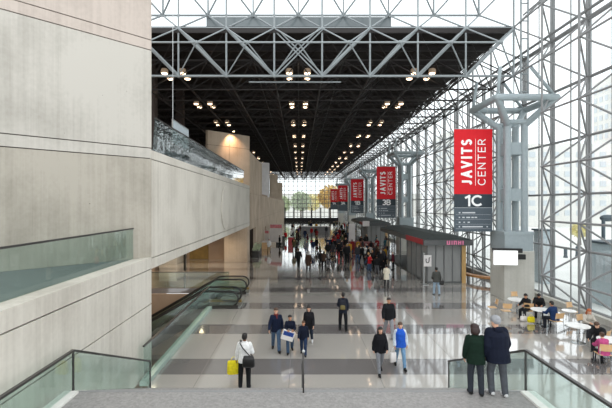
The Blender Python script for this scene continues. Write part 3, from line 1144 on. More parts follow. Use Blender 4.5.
def banner(i, y, num, label, small):
    W, H = 2.42, 6.5
    root = empty('hanging_banner', (11.04, y, 4.1))
    tag(root, label, 'banner', 'red hall banners hung along the right side')
    x0, x1 = -W / 2, W / 2
    zr = 2.38                      # red from here up
    red = MB().box(x0, x1, -0.03, 0.03, zr, H).build('red_field', M['red'], root)
    nf = MB().box(x0, x1, -0.03, 0.03, 1.52, zr).build('number_field', M['slate'], root)
    df = MB().box(x0, x1, -0.03, 0.03, 0, 1.52).build('directory_field', M['slate_low'], root)
    f_ = -0.037
    rot = (R(90), R(-90), 0)
    word('lettering', 'JAVITS', M['white_print'], red, 0.70, 2.92, 0.14, (-0.08, f_, 2.94), True, 'bold white vertical lettering')
    word('lettering', 'CENTER', M['white_print'], red, 0.50, 2.92, 0.058, (0.78, f_, 2.94), True, 'thin white vertical lettering')
    MB().box(0.125, 0.15, -0.04, -0.03, 2.92, 5.88).build('rule', M['white_print'], red)
    word('number', num, M['white_print'], nf, 0.72, 1.12, 0.135, (-0.53, f_, 1.6), False, 'white hall number ' + num)
    MB().box(x0 + 0.02, x1 - 0.02, -0.036, -0.03, 1.505, 1.525).build('rule', M['soft_print'], df)
    if small:
        # rows of tiny directory lines, too small to read
        for r_, (z, segs) in enumerate([(1.16, [(-0.92, -0.82), (-0.7, 0.12)]), (0.86, [(-0.92, -0.84), (-0.7, -0.55), (-0.45, -0.2), (-0.12, 0.03), (0.08, 0.24)]),
                                        (0.55, [(-0.92, -0.82), (-0.62, -0.54), (-0.36, -0.22)]), (0.27, [(-0.92, -0.84), (-0.7, 0.6), (0.84, 0.93)])]):
            b_ = MB()
            for a, c in segs:
                b_.box(a, c, -0.036, -0.03, z, z + 0.075)
            b_.build('directory_lettering', M['soft_print'], df)
            MB().box(x0 + 0.1, x1 - 0.1, -0.034, -0.03, z - 0.09, z - 0.08).build('rule', M['soft_print'], df)
    for s in (-0.9, 0.9):
        MB().tube((s, 0, H), (s, 0, 9.85), 0.012, 6).build('cable', M['steel'], root)
    MB().tube((x0, 0, H + 0.02), (x1, 0, H + 0.02), 0.035, 8).build('top_bar', M['steel'], root)


banner(0, 26.0 - 0.05, '1C', 'nearest and largest red hall banner, numbered 1C, before the grey branched column', True)
banner(1, 52.0, '3B', 'red hall banner numbered 3B above the kiosk roof', True)
banner(2, 78.0, '1B', 'red hall banner numbered 1B, third one along the hall', True)
banner(3, 104.0, '3A', 'red hall banner numbered 3A, fourth one along the hall', False)
banner(4, 130.0, '1A', 'smallest, farthest red hall banner by the end window', False)

# ================================================================== PENDANT LAMPS
lb = MB().lathe([(0.10, 0.36), (0.2, 0.34), (0.25, 0.28), (0.27, 0.1), (0.27, 0.02)][::-1], n=14)
lens_mb = MB().lathe([(0.15, -0.06), (0.21, -0.03), (0.215, 0.03)], n=14)
stem_mb = MB().tube((0, 0, 0.34), (0, 0, 1.58), 0.018, 6)
lamp0 = lb.build('pendant_lamp', M['lamp_body'], smooth=True)
lens0 = lens_mb.build('lens', M['lamp_lens'], lamp0, smooth=True)
stem0 = stem_mb.build('stem', M['frame_dark'], lamp0)
ORD = ['first', 'second', 'third', 'fourth', 'fifth', 'sixth', 'seventh', 'eighth', 'ninth', 'tenth', 'eleventh', 'twelfth', 'thirteenth']
first = True
for r_ in range(12):
    y = 26.0 + 4.575 + 9.15 * r_
    for cx, cn in ((-9.235, 'left'), (-0.085, 'middle'), (9.065, 'right')):
        for sx, sn in ((-0.66, 'left'), (0.66, 'right')):
            for sy, yn in ((-0.66, 'near'), (0.66, 'far')):
                if first:
                    o, first = lamp0, False
                else:
                    o = lamp0.copy()
                    COL.objects.link(o)
                    a = lens0.copy()
                    COL.objects.link(a)
                    a.parent = o
                    a = stem0.copy()
                    COL.objects.link(a)
                    a.parent = o
                o.location = (cx + sx, y + sy, 15.42)
                tag(o, 'warm pendant lamp, %s %s of four, %s line of clusters, %s cluster down the hall' % (yn, sn, cn, ORD[r_]), 'lamp', 'pendant lamps under the black roof')

# ================================================================== KIOSKS
def kiosk(y0, y1, label, detail=True):
    root = empty('kiosk', (0, y0, 0))
    tag(root, label, 'kiosk')
    L = y1 - y0
    xl, xr, zt = 9.45, 12.3, 3.12
    # low pitched roof with a fascia
    v = [(xl - 0.35, -0.4, zt + 0.12), (xr + 0.35, -0.4, zt + 0.12), (xr + 0.35, L, zt + 0.12), (xl - 0.35, L, zt + 0.12),
         (xl + 0.9, 0.9, zt + 0.42), (xr - 0.6, 0.9, zt + 0.42), (xr - 0.6, L - 0.9, zt + 0.42), (xl + 0.9, L - 0.9, zt + 0.42)]
    MB().add(v, [(3, 2, 1, 0), (4, 5, 6, 7), (0, 1, 5, 4), (1, 2, 6, 5), (2, 3, 7, 6), (3, 0, 4, 7)]).build('roof', M['kiosk_roof'], root)
    MB().box(xl - 0.35, xr + 0.35, -0.42, L, zt - 0.3, zt + 0.1).build('fascia', M['kiosk_frame'], root)
    MB().box(xl - 0.38, xl - 0.35, -0.1, 4.6, zt - 0.28, zt + 0.12).build('red_fascia_panel', M['kiosk_red'], root)
    MB().box(xl, xr - 0.3, 0, 0.03, 0.12, zt - 0.3).build('front_glass', M['kiosk_wall'], root)
    MB().box(xl, xl + 0.03, 0, 5.6, 0.12, zt - 0.3).build('side_glass', M['kiosk_wall'], root)
    MB().box(xr - 0.06, xr, 0.3, L - 0.3, 0.0, zt - 0.3).build('back_wall', M['dark_wall'], root)
    MB().box(xl + 0.1, xr - 0.1, 5.7, 5.8, 0.0, zt - 0.3).build('partition', M['kiosk_frame'], root)
    for x in (xl, xl + 0.62, xl + 1.24, xl + 1.86, xl + 2.5):
        MB().box(x - 0.03, x + 0.03, -0.03, 0.0, 0, zt - 0.3).build('mullion', M['kiosk_frame'], root)
    for y in (1.4, 2.8, 4.2, 5.6, 8.0, 10.5, 13.0):
        if y < L:
            MB().box(xl - 0.05, xl + 0.05, y - 0.05, y + 0.05, 0, zt - 0.3).build('mullion', M['kiosk_frame'], root)
    MB().box(xr - 0.3, xr, -0.06, 0.25, 0, zt - 0.3).build('corner_post', M['tan_post'], root)
    MB().box(xl, xr, -0.05, L, 0.0, 0.12).build('plinth', M['kiosk_frame'], root)
    if detail:
        # pink lit strokes of the sign on the fascia, not legible in the photograph
        b_ = MB()
        x = 10.75
        for k, (w, dx) in enumerate([(0.08, 0), (0.08, 0.16), (0.07, 0.34), (0.08, 0.5), (0.07, 0.66), (0.08, 0.82), (0.07, 0.98), (0.08, 1.14)]):
            b_.box(x + dx, x + dx + w, -0.46, -0.42, zt - 0.24, zt + 0.05)
        b_.box(x, x + 0.24, -0.455, -0.42, zt - 0.24, zt - 0.17).box(x + 0.5, x + 0.73, -0.455, -0.42, zt - 0.02, zt + 0.05).box(x + 0.82, x + 1.05, -0.455, -0.42, zt - 0.13, zt - 0.06)
        b_.build('lit_sign', M['pink_sign'], root)
        MB().box(xl + 1.5, xr - 0.4, 1.2, 1.9, 0.12, 1.05).build('counter', M['black_gloss'], root)
    return root


kiosk(30.2, 46.0, 'dark glass kiosk with grey-green roof and pink lit sign on the right of the hall')
kiosk(57.0, 72.0, 'smaller-looking second kiosk farther down the hall behind the first', False)

# post with the white U-marked board in front of the kiosk
root = empty('sign_stand', (px(427.5, 29.6), 29.6, 0))
tag(root, 'white sign board with a dark U-shaped mark on a post at the kiosk corner', 'sign')
MB().box(-0.3, -0.22, -0.03, 0.03, 0, 2.3).build('post', M['steel'], root)
MB().box(-0.4, 0.0, -0.25, 0.25, 0, 0.03).build('foot', M['steel'], root)
MB().box(-0.3, 0.27, -0.06, -0.03, 1.32, 2.15).build('board', M['white_panel'], root, bevel=0.005)
MB().path([(-0.12, -0.07, 1.9), (-0.13, -0.07, 1.72), (-0.07, -0.07, 1.6), (0.03, -0.07, 1.6), (0.09, -0.07, 1.7), (0.1, -0.07, 1.95), (0.17, -0.07, 1.97)], 0.03, 6).build('mark', M['black'], root)

# white screen on the near column
root = empty('wall_screen', (12.36, 24.5, 2.62))
tag(root, 'white lit screen fixed to the concrete base of the nearest branched column', 'screen')
MB().box(-0.66, 0.66, -0.05, 0.0, -0.41, 0.41).build('display', M['screen'], root)
MB().box(-0.7, 0.7, -0.045, 0.06, -0.44, 0.44).build('housing', M['white_panel'], root)
MB().box(-0.72, 1.0, 0.06, 0.12, 0.3, 0.56).box(0.2, 1.2, 0.12, 0.28, -0.1, 0.2).build('bracket', M['black'], root)
root.rotation_euler = (0, 0, R(-8))

# curved timber bench by the glass wall
bm_ = MB()
pts_o, pts_i = [], []
for k in range(13):
    a = R(200 + k * 11)
    pts_o.append((14.6 + 1.9 * math.cos(a) - 0.2, 33.0 + 3.4 * math.sin(a)))
    pts_i.append((14.6 + 1.35 * math.cos(a) - 0.2, 33.0 + 2.8 * math.sin(a)))
v = [(p[0], p[1], z) for z in (0.35, 0.5) for p in pts_o + pts_i]
n = len(pts_o)
fcs = []
for k in range(n - 1):
    fcs += [(2 * n + k, 2 * n + k + 1, 3 * n + k + 1, 3 * n + k), (k + 1, k, n + k, n + k + 1), (k, k + 1, 2 * n + k + 1, 2 * n + k), (n + k + 1, n + k, 3 * n + k, 3 * n + k + 1)]
fcs += [(0, 2 * n, 3 * n, n), (n - 1, 2 * n - 1, 4 * n - 1, 3 * n - 1)]
root = empty('bench', (0, 0, 0))
tag(root, 'curved orange timber bench by the glass wall beyond the branched column', 'bench')
bm_.add(v, fcs).build('seat', M['orange_wood'], root)
for k in (1, 6, 11):
    MB().box((pts_o[k][0] + pts_i[k][0]) / 2 - 0.06, (pts_o[k][0] + pts_i[k][0]) / 2 + 0.06, (pts_o[k][1] + pts_i[k][1]) / 2 - 0.15, (pts_o[k][1] + pts_i[k][1]) / 2 + 0.15, 0, 0.35).build('leg', M['steel'], root)

# ================================================================== TABLES AND CHAIRS
def table(x, y, label):
    root = empty('cafe_table', (x, y, 0))
    tag(root, label, 'table', 'white cafe tables by the glass wall')
    MB().lathe([(0.44, 0.70), (0.46, 0.71), (0.46, 0.735), (0.45, 0.74)], n=32).build('table_top', M['table_top'], root)
    MB().tube((0, 0, 0.02), (0, 0, 0.7), 0.035, 12).build('pedestal', M['chrome'], root, smooth=True)
    MB().lathe([(0.28, 0.0), (0.28, 0.015), (0.05, 0.04)], n=24).build('base', M['chrome'], root)


def chair(x, y, rz, label):
    root = empty('cafe_chair', (x, y, 0), R(rz))
    tag(root, label, 'chair', 'beech cafe chairs by the glass wall')
    MB().box(-0.21, 0.21, -0.2, 0.2, 0.435, 0.455).build('seat', M['wood'], root, bevel=0.008)
    v = MB()
    for k in range(6):
        a0, a1 = -0.22 + k * 0.44 / 6, -0.22 + (k + 1) * 0.44 / 6
        c = lambda a: 0.235 - 0.9 * a * a * 0.9
        v.add([(a0, c(a0), 0.6), (a1, c(a1), 0.6), (a1, c(a1) + 0.014, 0.6), (a0, c(a0) + 0.014, 0.6),
               (a0, c(a0) + 0.05, 0.86), (a1, c(a1) + 0.05, 0.86), (a1, c(a1) + 0.064, 0.86), (a0, c(a0) + 0.064, 0.86)],
              [(0, 3, 2, 1), (4, 5, 6, 7), (0, 1, 5, 4), (1, 2, 6, 5), (2, 3, 7, 6), (3, 0, 4, 7)])
    v.build('backrest', M['wood'], root)
    for sx in (-1, 1):
        lg = MB().path([(sx * 0.2, 0.24, 0.84), (sx * 0.2, 0.2, 0.45), (sx * 0.215, 0.24, 0.0)], 0.011, 8).build('leg', M['chrome'], root, smooth=True)
        MB().tube((sx * 0.215, 0.24, 0.0), (sx * 0.215, 0.24, 0.025), 0.016, 8).build('foot_cap', M['black'], lg)
        MB().path([(sx * 0.19, -0.16, 0.435), (sx * 0.2, -0.2, 0.0)], 0.011, 8).build('leg', M['chrome'], root, smooth=True)
        MB().tube((sx * 0.2, 0.2, 0.425), (sx * 0.19, -0.17, 0.425), 0.01, 8).build('seat_rail', M['chrome'], root)


TABLES = [(px(517, 21.9), 21.9, 'white round table nearest the column base, with empty chairs'),
          (px(541, 19.8), 19.8, 'white round table in front of the person in blue'),
          (px(569, 19.6), 19.6, 'white round table close to the glass, smaller, behind the blue-clad person'),
          (px(578, 17.2), 17.2, 'white round table with the red-haired person leaning on it'),
          (px(611, 15.4), 15.4, 'white round table cut off by the photo edge, before the person in pink')]
for t in TABLES:
    table(*t)
for o in bpy.data.objects:
    if o.get('label', '').startswith('white round table close to the glass'):
        o.scale = (0.68, 0.68, 1.0)
CHAIRS = [(px(493, 21.3), 21.4, -100, 'beech chair left of the table nearest the column base'),
          (px(507, 20.6), 20.7, 170, 'beech chair with its back to the camera at the table nearest the column'),
          (px(518, 22.9), 23.0, 10, 'beech chair against the concrete column base, facing the camera'),
          (px(530.5, 20.6), 20.75, 150, 'beech chair under the person in black with yellow bags'),
          (px(540, 21.2), 21.3, 60, 'beech chair under the bowed person in black near the column'),
          (px(556, 18.9), 18.9, 190, 'beech chair under the person in blue'),
          (px(575, 20.4), 20.5, 20, 'empty beech chair close to the glass wall kerb'),
          (px(586.5, 18.1), 18.2, 20, 'beech chair under the red-haired person'),
          (px(600, 16.4), 16.3, 215, 'beech chair under the dark-coated person leaning over the table'),
          (px(606, 14.6), 14.75, 170, 'beech chair under the person in pink')]
for c_ in CHAIRS:
    chair(*c_)

# ================================================================== STALLS AND DESKS FAR DOWN THE HALL
def desk(x0, x1, y0, y1, h, m, label, name='information_desk', top='white_panel'):
    root = empty(name, ((x0 + x1) / 2, y0, 0))
    tag(root, label, 'desk')
    w = (x1 - x0) / 2
    MB().box(-w, w, 0, y1 - y0, 0, h - 0.05).build('body', M[m], root, bevel=0.01)
    MB().box(-w - 0.05, w + 0.05, -0.05, y1 - y0 + 0.05, h - 0.05, h).build('counter_top', M[top], root)


def board(x, y, w, z0, z1, m, label, stripe=None, rz=0):
    root = empty('display_board', (x, y, 0), R(rz))
    tag(root, label, 'board')
    MB().box(-w / 2, w / 2, -0.03, 0.03, z0, z1).build('panel', M[m], root)
    if stripe:
        MB().box(-w / 2 + 0.05, w / 2 - 0.05, -0.045, -0.03, z1 - (z1 - z0) * 0.22, z1 - 0.08).build('printed_band', M[stripe], root)
    for s in (-1, 1):
        MB().box(s * (w / 2 - 0.05) - 0.02, s * (w / 2 - 0.05) + 0.02, -0.02, 0.02, 0, z0).build('leg', M['steel'], root)
        MB().box(s * (w / 2 - 0.05) - 0.04, s * (w / 2 - 0.05) + 0.04, -0.3, 0.3, 0, 0.03).build('foot', M['steel'], root)


board(px(276, 58), 58, 1.9, 0.4, 3.0, 'white_panel', 'white display board with a pink-red top print near the left wall', 'pink_panel', rz=-20)
board(px(267, 57), 57, 0.8, 0.2, 2.2, 'white_panel', 'narrow white board with pink edge nearest the aisle wall', 'pink_panel', rz=-40)
board(px(352, 55), 55, 0.85, 0.7, 3.2, 'white_panel', 'blank white board standing in the crowd left of the kiosks')
board(px(366, 54), 54, 0.9, 2.9, 3.6, 'white_panel', 'small white sign raised high in front of the second kiosk')
desk(px(276, 61), px(284, 61), 61, 62.2, 1.1, 'black_gloss', 'black desk beside the white display boards')
desk(px(288, 58), px(293.5, 58), 58, 58.9, 1.15, 'kiosk_red', 'red cube desk with white top left of the middle aisle')
desk(px(300, 84), px(330, 84), 84, 85.5, 1.2, 'frame', 'long grey desk across the far part of the hall')
desk(px(345, 50), px(374, 50), 50.0, 52.5, 1.05, 'dark_red', 'long dark red counter in the crowd left of the kiosk', top='dark_red')
desk(px(360, 46), px(372, 46), 45.8, 46.8, 0.9, 'white_panel', 'white desk in front of the dark red counter')
desk(-4.9, -4.0, 53.0, 55.0, 0.9, 'wood', 'pale timber desk by the left doorway')
# planter by the left doorway
root = empty('planter', (-4.85, 45.0, 0))
tag(root, 'long planter box with dark green leaves by the left doorway', 'planter')
MB().box(-0.35, 0.35, 0, 3.5, 0, 0.6).build('box', M['escalator_side'], root)
lf = MB()
for k in range(220):
    x, y, z = rng.uniform(-0.35, 0.35), rng.uniform(0.05, 3.45), rng.uniform(0.6, 1.25)
    a, s = rng.uniform(0, 6.28), rng.uniform(0.08, 0.16)
    lf.add([(x, y, z), (x + s * math.cos(a), y + s * math.sin(a), z + s * 0.5), (x + s * 0.3, y + s, z + s), (x - s * math.sin(a), y + s * math.cos(a), z + s * 0.6)], [(0, 1, 2, 3)])
lf.build('foliage', M['leaf_green'], root)

# ================================================================== OUTSIDE
struct(MB().box(15.8, 240, -20, 260, -0.6, -0.2).box(-80, 15.8, 140.6, 260, -0.6, -0.2).build('ground_outside', M['pavement']))


def tower(x0, x1, y0, y1, h, nx, nz, label, name='office_tower'):
    root = empty(name, ((x0 + x1) / 2, y0, -0.2))
    tag(root, label, 'building')
    w, d = (x1 - x0) / 2, y1 - y0
    MB().box(-w, w, 0, d, 0, h).build('walls', M['pale_facade'], root)
    b_ = MB()
    for k in range(nz):
        z = 3 + (h - 4) * k / nz
        hz = (h - 4) / nz * 0.55
        for i in range(nx):
            y = d * (i + 0.25) / nx
            b_.box(-w - 0.15, -w + 0.02, y, y + d / nx * 0.5, z, z + hz)
            x = -w + 2 * w * (i + 0.25) / nx
            b_.box(x, x + 2 * w / nx * 0.5, -0.15, 0.02, z, z + hz)
    b_.build('windows', M['facade_glass'], root)


tower(95, 130, 118, 132, 45, 6, 14, 'pale gridded office tower outside, seen through the nearest glass wall')
tower(60, 85, 108, 140, 22, 8, 7, 'lower pale building outside beyond the street')
tower(70, 100, 190, 215, 40, 8, 12, 'distant pale block outside behind the kiosk')


def booth(x, y, w, d, h, label):
    root = empty('street_booth', (x, y, -0.2))
    tag(root, label, 'booth')
    MB().box(-w / 2, w / 2, -d / 2, d / 2, 0, h).build('cabin', M['blue_grey'], root, bevel=0.03)
    MB().box(-w / 2 - 0.1, w / 2 + 0.1, -d / 2 - 0.1, d / 2 + 0.1, h, h + 0.12).build('roof', M['slate_low'], root)
    for k in range(3):
        MB().box(-w / 2 - 0.02, -w / 2, -d / 2 + d * (k + 0.12) / 3, -d / 2 + d * (k + 0.88) / 3, h * 0.4, h * 0.85).build('window', M['facade_glass'], root)
        MB().box(-w / 2 + w * (k + 0.12) / 3, -w / 2 + w * (k + 0.88) / 3, -d / 2 - 0.02, -d / 2, h * 0.4, h * 0.85).build('window', M['facade_glass'], root)


booth(18.75, 31.4, 0.8, 1.2, 4.0, 'blue-grey street booth outside between the column and the next mullion')
booth(18.9, 24.4, 1.9, 2.2, 3.7, 'blue-grey street booth outside at the photo edge')
root = empty('street_lamp', (21.6, 29.0, -0.2))
tag(root, 'dark street lamp with rounded head outside the nearest glass wall', 'street lamp')
MB().tube((0, 0, 0), (0, 0, 5.0), 0.12, 10).build('pole', M['slate_low'], root)
MB().ell((0.3, 0, 5.05), (0.55, 0.3, 0.25), 12, 8).build('lamp_head', M['slate_low'], root, smooth=True)
for i, (x, y, h) in enumerate([(30, 46, 1.0), (32, 47, 1.0), (34.5, 46, 1.0)]):
    o = MB().lathe([(0.22, 0), (0.22, 0.15), (0.18, 0.2), (0.18, 1.1), (0.1, 1.2)], n=12).build('bollard', M['slate_low'], loc=(x, y, -0.2))
    tag(o, ['left', 'middle', 'right'][i] + ' of the three grey bollards on the paving outside', 'bollard', 'bollards outside')


def tree(x, y, h, m, label):
    root = empty('street_tree', (x, y, -0.2))
    tag(root, label, 'tree', 'trees outside the windows')
    t_ = MB().tube((0, 0, 0), (0, 0, h * 0.55), 0.28, 8, r1=0.15)
    for k in range(5):
        a = k * 1.26
        t_.tube((0, 0, h * (0.3 + 0.05 * k)), (math.cos(a) * h * 0.22, math.sin(a) * h * 0.22, h * (0.55 + 0.06 * k)), 0.12, 6, r1=0.04)
    t_.build('trunk', M['bark'], root)
    c = MB()
    lr = random.Random(int(x * 10 + y))
    for k in range(1500):
        u = Vector((lr.gauss(0, 1), lr.gauss(0, 1), lr.gauss(0, 1))).normalized() * lr.uniform(0.5, 1.0)
        p = Vector((u.x * h * 0.36, u.y * h * 0.36, h * 0.64 + u.z * h * 0.34))
        s = h * 0.035
        a, b = Vector((lr.uniform(-1, 1), lr.uniform(-1, 1), lr.uniform(-1, 1))) * s, Vector((lr.uniform(-1, 1), lr.uniform(-1, 1), lr.uniform(-1, 1))) * s
        c.add([p - a, p + b, p + a, p - b], [(0, 1, 2, 3)])
    c.build('crown', M[m], root)


tree(11.5, 152, 13.5, 'leaf_orange', 'orange autumn tree outside the end window, beside the farthest banner')
tree(5.0, 166, 10.5, 'leaf_yellow', 'yellow autumn tree outside the middle of the end window')
tree(0.5, 150, 11, 'leaf_green', 'green tree outside the end window above the middle aisle')
tree(-6.5, 160, 9.5, 'leaf_green', 'pale green tree outside the end window, close to the left walls')
tree(17.5, 172, 12, 'leaf_green', 'green tree outside the end window behind the farthest banners')
tree(41.5, 60.5, 3.4, 'leaf_yellow', 'small yellow street tree outside the nearest glass wall')  # tree shape put in place of a yellow awning
struct(MB().box(-40, 60, 200, 206, -0.2, 11).build('building_backdrop_street', M['pale_facade']))

# ================================================================== PEOPLE
def remesh(mb, name, voxel, smooth=3):
    me = mb.mesh(name)
    bm = bmesh.new()
    bm.from_mesh(me)
    bmesh.ops.recalc_face_normals(bm, faces=bm.faces)
    bm.to_mesh(me)
    bm.free()
    o = bpy.data.objects.new(name, me)
    COL.objects.link(o)
    r = o.modifiers.new('r', 'REMESH')
    r.mode = 'VOXEL'
    r.voxel_size = voxel
    r.use_smooth_shade = True
    if smooth:
        s = o.modifiers.new('s', 'SMOOTH')
        s.factor = 0.5
        s.iterations = smooth
    dg = bpy.context.evaluated_depsgraph_get()
    out = bpy.data.meshes.new_from_object(o.evaluated_get(dg))
    out.name = name
    bpy.data.objects.remove(o)
    bpy.data.meshes.remove(me)
    return out


PM = {}


def cl(hexc):
    if hexc not in PM:
        PM[hexc] = cloth('woven_cloth', hexc)
    return PM[hexc]


SKIN = [mat('light_skin', 'd3a58a', rough=0.6, var=0.05), mat('tan_skin', 'b98566', rough=0.6, var=0.05), mat('dark_skin', '7a523c', rough=0.6, var=0.05)]
HAIR = {'black': mat('black_hair', '1c1816', rough=0.6, var=0.2, scale=30), 'brown': mat('brown_hair', '4a3324', rough=0.6, var=0.2, scale=30),
        'red': mat('red_hair', 'a4552c', rough=0.6, var=0.25, scale=30), 'grey': mat('grey_hair', '9d9b98', rough=0.7, var=0.2, scale=30),
        'blond': mat('fair_hair', 'b8935c', rough=0.6, var=0.2, scale=30), 'darkred': mat('dark_reddish_hair', '26130f', rough=0.6, var=0.25, scale=30)}
EYE_M = mat('dark_eye', '1d1512', rough=0.2)
LIP_M = mat('lip', 'a0605a', rough=0.5)


def direction(flex, abd, side):
    return Vector((math.sin(R(abd)) * side, -math.sin(R(flex)) * math.cos(R(abd)), -math.cos(R(flex)) * math.cos(R(abd))))


STAND = dict(legs=[(3, 3, 4), (-2, 3, 4)], arms=[(2, 8, 12, 4), (-2, 8, 12, 4)], lean=2)
WALK_A = dict(legs=[(24, 6, 2), (-14, 18, 2)], arms=[(-18, 9, 14, 4), (20, 9, 22, 4)], lean=4)
WALK_B = dict(legs=[(-16, 20, 2), (22, 5, 2)], arms=[(18, 9, 24, 4), (-20, 9, 14, 4)], lean=4)
STROLL = dict(legs=[(12, 6, 2), (-8, 12, 2)], arms=[(6, 10, 20, 2), (-6, 10, 16, 2)], lean=3)
PHONE = dict(legs=[(3, 3, 4), (-3, 3, 4)], arms=[(18, 10, 100, -25), (16, 10, 105, -25)], lean=5)
POCKET = dict(legs=[(4, 3, 4), (-3, 4, 4)], arms=[(-8, 16, 45, -12), (-8, 16, 45, -12)], lean=3)


def figure(name, pose, H=1.75, female=False, top='jacket', hair='short', skin=0, hairc='black', c_top='222222', c_leg='333333', c_shoe='1a1a1a',
           voxel=0.010, face=True, hat=None, scarf=None, vest=None, hem=0.0, sit=None, hood=None, bulk=0.0, simple=False, hs=1.0):
    """one person; local origin on the floor under the pelvis, facing -y. Returns (body object, joints)"""
    k = H / 1.73
    wS = 0.9 if female else 1.0
    lean = Matrix.Rotation(R(pose['lean']), 4, 'X')
    twist = Matrix.Rotation(R(pose.get('twist', 0)), 4, 'Z')
    TM = twist @ lean
    pel = Vector((0, 0, 0))
    J = {}
    for i, side in enumerate((1, -1)):
        fl, kn, ab = pose['legs'][i]
        hip = pel + Vector((side * 0.088, 0, -0.03))
        knee = hip + direction(fl, ab, side) * 0.43
        ank = knee + direction(fl - kn, ab * 0.3, side) * 0.41
        pitch = max(0.0, (kn - fl)) * 0.55 - max(0.0, (fl - kn)) * 0.5 if sit is None else pose.get('foot', 0)
        J[side] = dict(hip=hip, knee=knee, ank=ank, pitch=pitch)
        fdir = Vector((side * 0.12, -math.cos(R(pitch)), -math.sin(R(pitch)))).normalized()
        J[side]['fdir'] = fdir
    low = min(min(J[s]['ank'].z - 0.088, (J[s]['ank'] + J[s]['fdir'] * 0.13).z - 0.075) for s in (1, -1))
    dz = -low if sit is None else sit / k - (-0.09)
    off = Vector((0, 0, dz))
    T = Matrix.Translation(off) @ TM
    for s in (1, -1):
        for q in ('hip', 'knee', 'ank'):
            J[s][q] = J[s][q] + off
    for i, side in enumerate((1, -1)):
        fl, ab, el, inn = pose['arms'][i]
        sh = Vector((side * 0.168 * wS, 0.0, 0.448))
        elb = sh + direction(fl, ab, side) * 0.285
        fd = direction(fl + el, inn, side)
        wr = elb + fd * 0.25
        J[side].update(sh=T @ sh, elb=T @ elb, wr=T @ wr, hd=(TM.to_3x3() @ fd).normalized())
    hy, hp = pose.get('head', (0, 0))
    HM = T @ Matrix.Translation((0, -0.01, 0.505)) @ Matrix.Rotation(R(hy), 4, 'Z') @ Matrix.Rotation(R(hp - pose['lean'] * 0.7), 4, 'X')
    HR = HM.to_3x3()
    hc = HM @ Vector((0, -0.015, 0.15))
    S = Matrix.Scale(k, 4)

    def scaled(mb):
        mb.v = [tuple(Vector(p) * k) for p in mb.v]
        return mb
    vx = voxel * k
    # ---- body
    b = MB()
    b.loft([(-0.11, 0.10, 0.09, 0), (-0.03, 0.155 if not female else 0.165, 0.11, 0.01), (0.10, 0.135 * wS, 0.098, 0), (0.25, 0.145 * wS, 0.105, 0),
            (0.38, 0.165 * wS, 0.108, 0), (0.455, 0.15 * wS, 0.088, 0.005), (0.52, 0.06, 0.058, 0.005)], T)
    b.cap(T @ Vector((0, 0.005, 0.47)), 0.056, HM @ Vector((0, 0.0, 0.09)), 0.052)
    b.ell(HM @ Vector((0, 0.0, 0.165)), (0.079, 0.096, 0.102), 14, 10, HR)
    b.ell(HM @ Vector((0, -0.035, 0.10)), (0.054, 0.058, 0.072), 12, 8, HR)
    if not simple:
        b.cap(HM @ Vector((0, -0.092, 0.155)), 0.010, HM @ Vector((0, -0.108, 0.125)), 0.014, 8)
        for s in (1, -1):
            b.ell(HM @ Vector((s * 0.077, 0.005, 0.14)), (0.012, 0.02, 0.032), 8, 6, HR)
    for s in (1, -1):
        j = J[s]
        b.cap(j['hip'], 0.085, j['knee'], 0.056)
        b.cap(j['knee'], 0.056, j['ank'], 0.038)
        b.cap(j['ank'], 0.036, j['ank'] + j['fdir'] * 0.10 + Vector((0, 0, -0.045)), 0.022)
        b.cap(j['sh'], 0.052, j['elb'], 0.04)
        b.cap(j['elb'], 0.04, j['wr'], 0.028)
        hd = j['hd']
        inward = (TM.to_3x3() @ Vector((-s, 0, 0)))
        inward = (inward - hd * inward.dot(hd)).normalized()
        fwd = hd.cross(inward).normalized()
        if fwd.y > 0:
            fwd = -fwd
        if simple:
            b.cap(j['wr'], 0.03, j['wr'] + hd * 0.11 + inward * 0.01, 0.03)
        else:
            for q in (-0.026, -0.009, 0.009, 0.026):
                b.cap(j['wr'] + fwd * q * 0.5, 0.02, j['wr'] + hd * 0.085 + fwd * q, 0.0145, 8)
            for q, L in ((-0.032, 0.055), (-0.011, 0.072), (0.0105, 0.078), (0.032, 0.068)):
                p0 = j['wr'] + hd * 0.085 + fwd * q
                p1 = p0 + (hd * 0.9 + inward * 0.4).normalized() * L * 0.55
                p2 = p1 + (hd * 0.55 + inward * 0.85).normalized() * L * 0.5
                b.cap(p0, 0.0105, p1, 0.0098, 8)
                b.cap(p1, 0.0098, p2, 0.0088, 8)
            t0 = j['wr'] + hd * 0.03 + fwd * 0.026
            t1 = t0 + (hd * 0.7 + fwd * 0.75 + inward * 0.2).normalized() * 0.04
            t2 = t1 + (hd * 0.9 + inward * 0.45 + fwd * 0.1).normalized() * 0.032
            b.cap(t0, 0.014, t1, 0.012, 8)
            b.cap(t1, 0.012, t2, 0.0095, 8)
    me = remesh(scaled(b), name, vx, 2)
    me.materials.clear()
    me.materials.append(SKIN[skin])
    body = bpy.data.objects.new(name, me)
    COL.objects.link(body)

    def part(nm, mb, m, v=1.25, sm=3):
        q = remesh(scaled(mb), nm, vx * v, sm)
        q.materials.clear()
        q.materials.append(m)
        o = bpy.data.objects.new(nm, q)
        COL.objects.link(o)
        o.parent = body
        return o
    # ---- trousers
    t = MB()
    t.loft([(-0.14, 0.09, 0.085, 0.01), (-0.06, 0.175, 0.13, 0.01), (0.0, 0.175, 0.125, 0.008), (0.09, 0.155 * wS, 0.115, 0)], T)
    for s in (1, -1):
        j = J[s]
        t.cap(j['hip'], 0.105, j['knee'], 0.08 if not female else 0.07)
        t.cap(j['knee'], 0.08 if not female else 0.07, j['ank'] + Vector((0, 0, -0.02)), 0.068 if not female else 0.056)
    part('trousers', t, cl(c_leg))
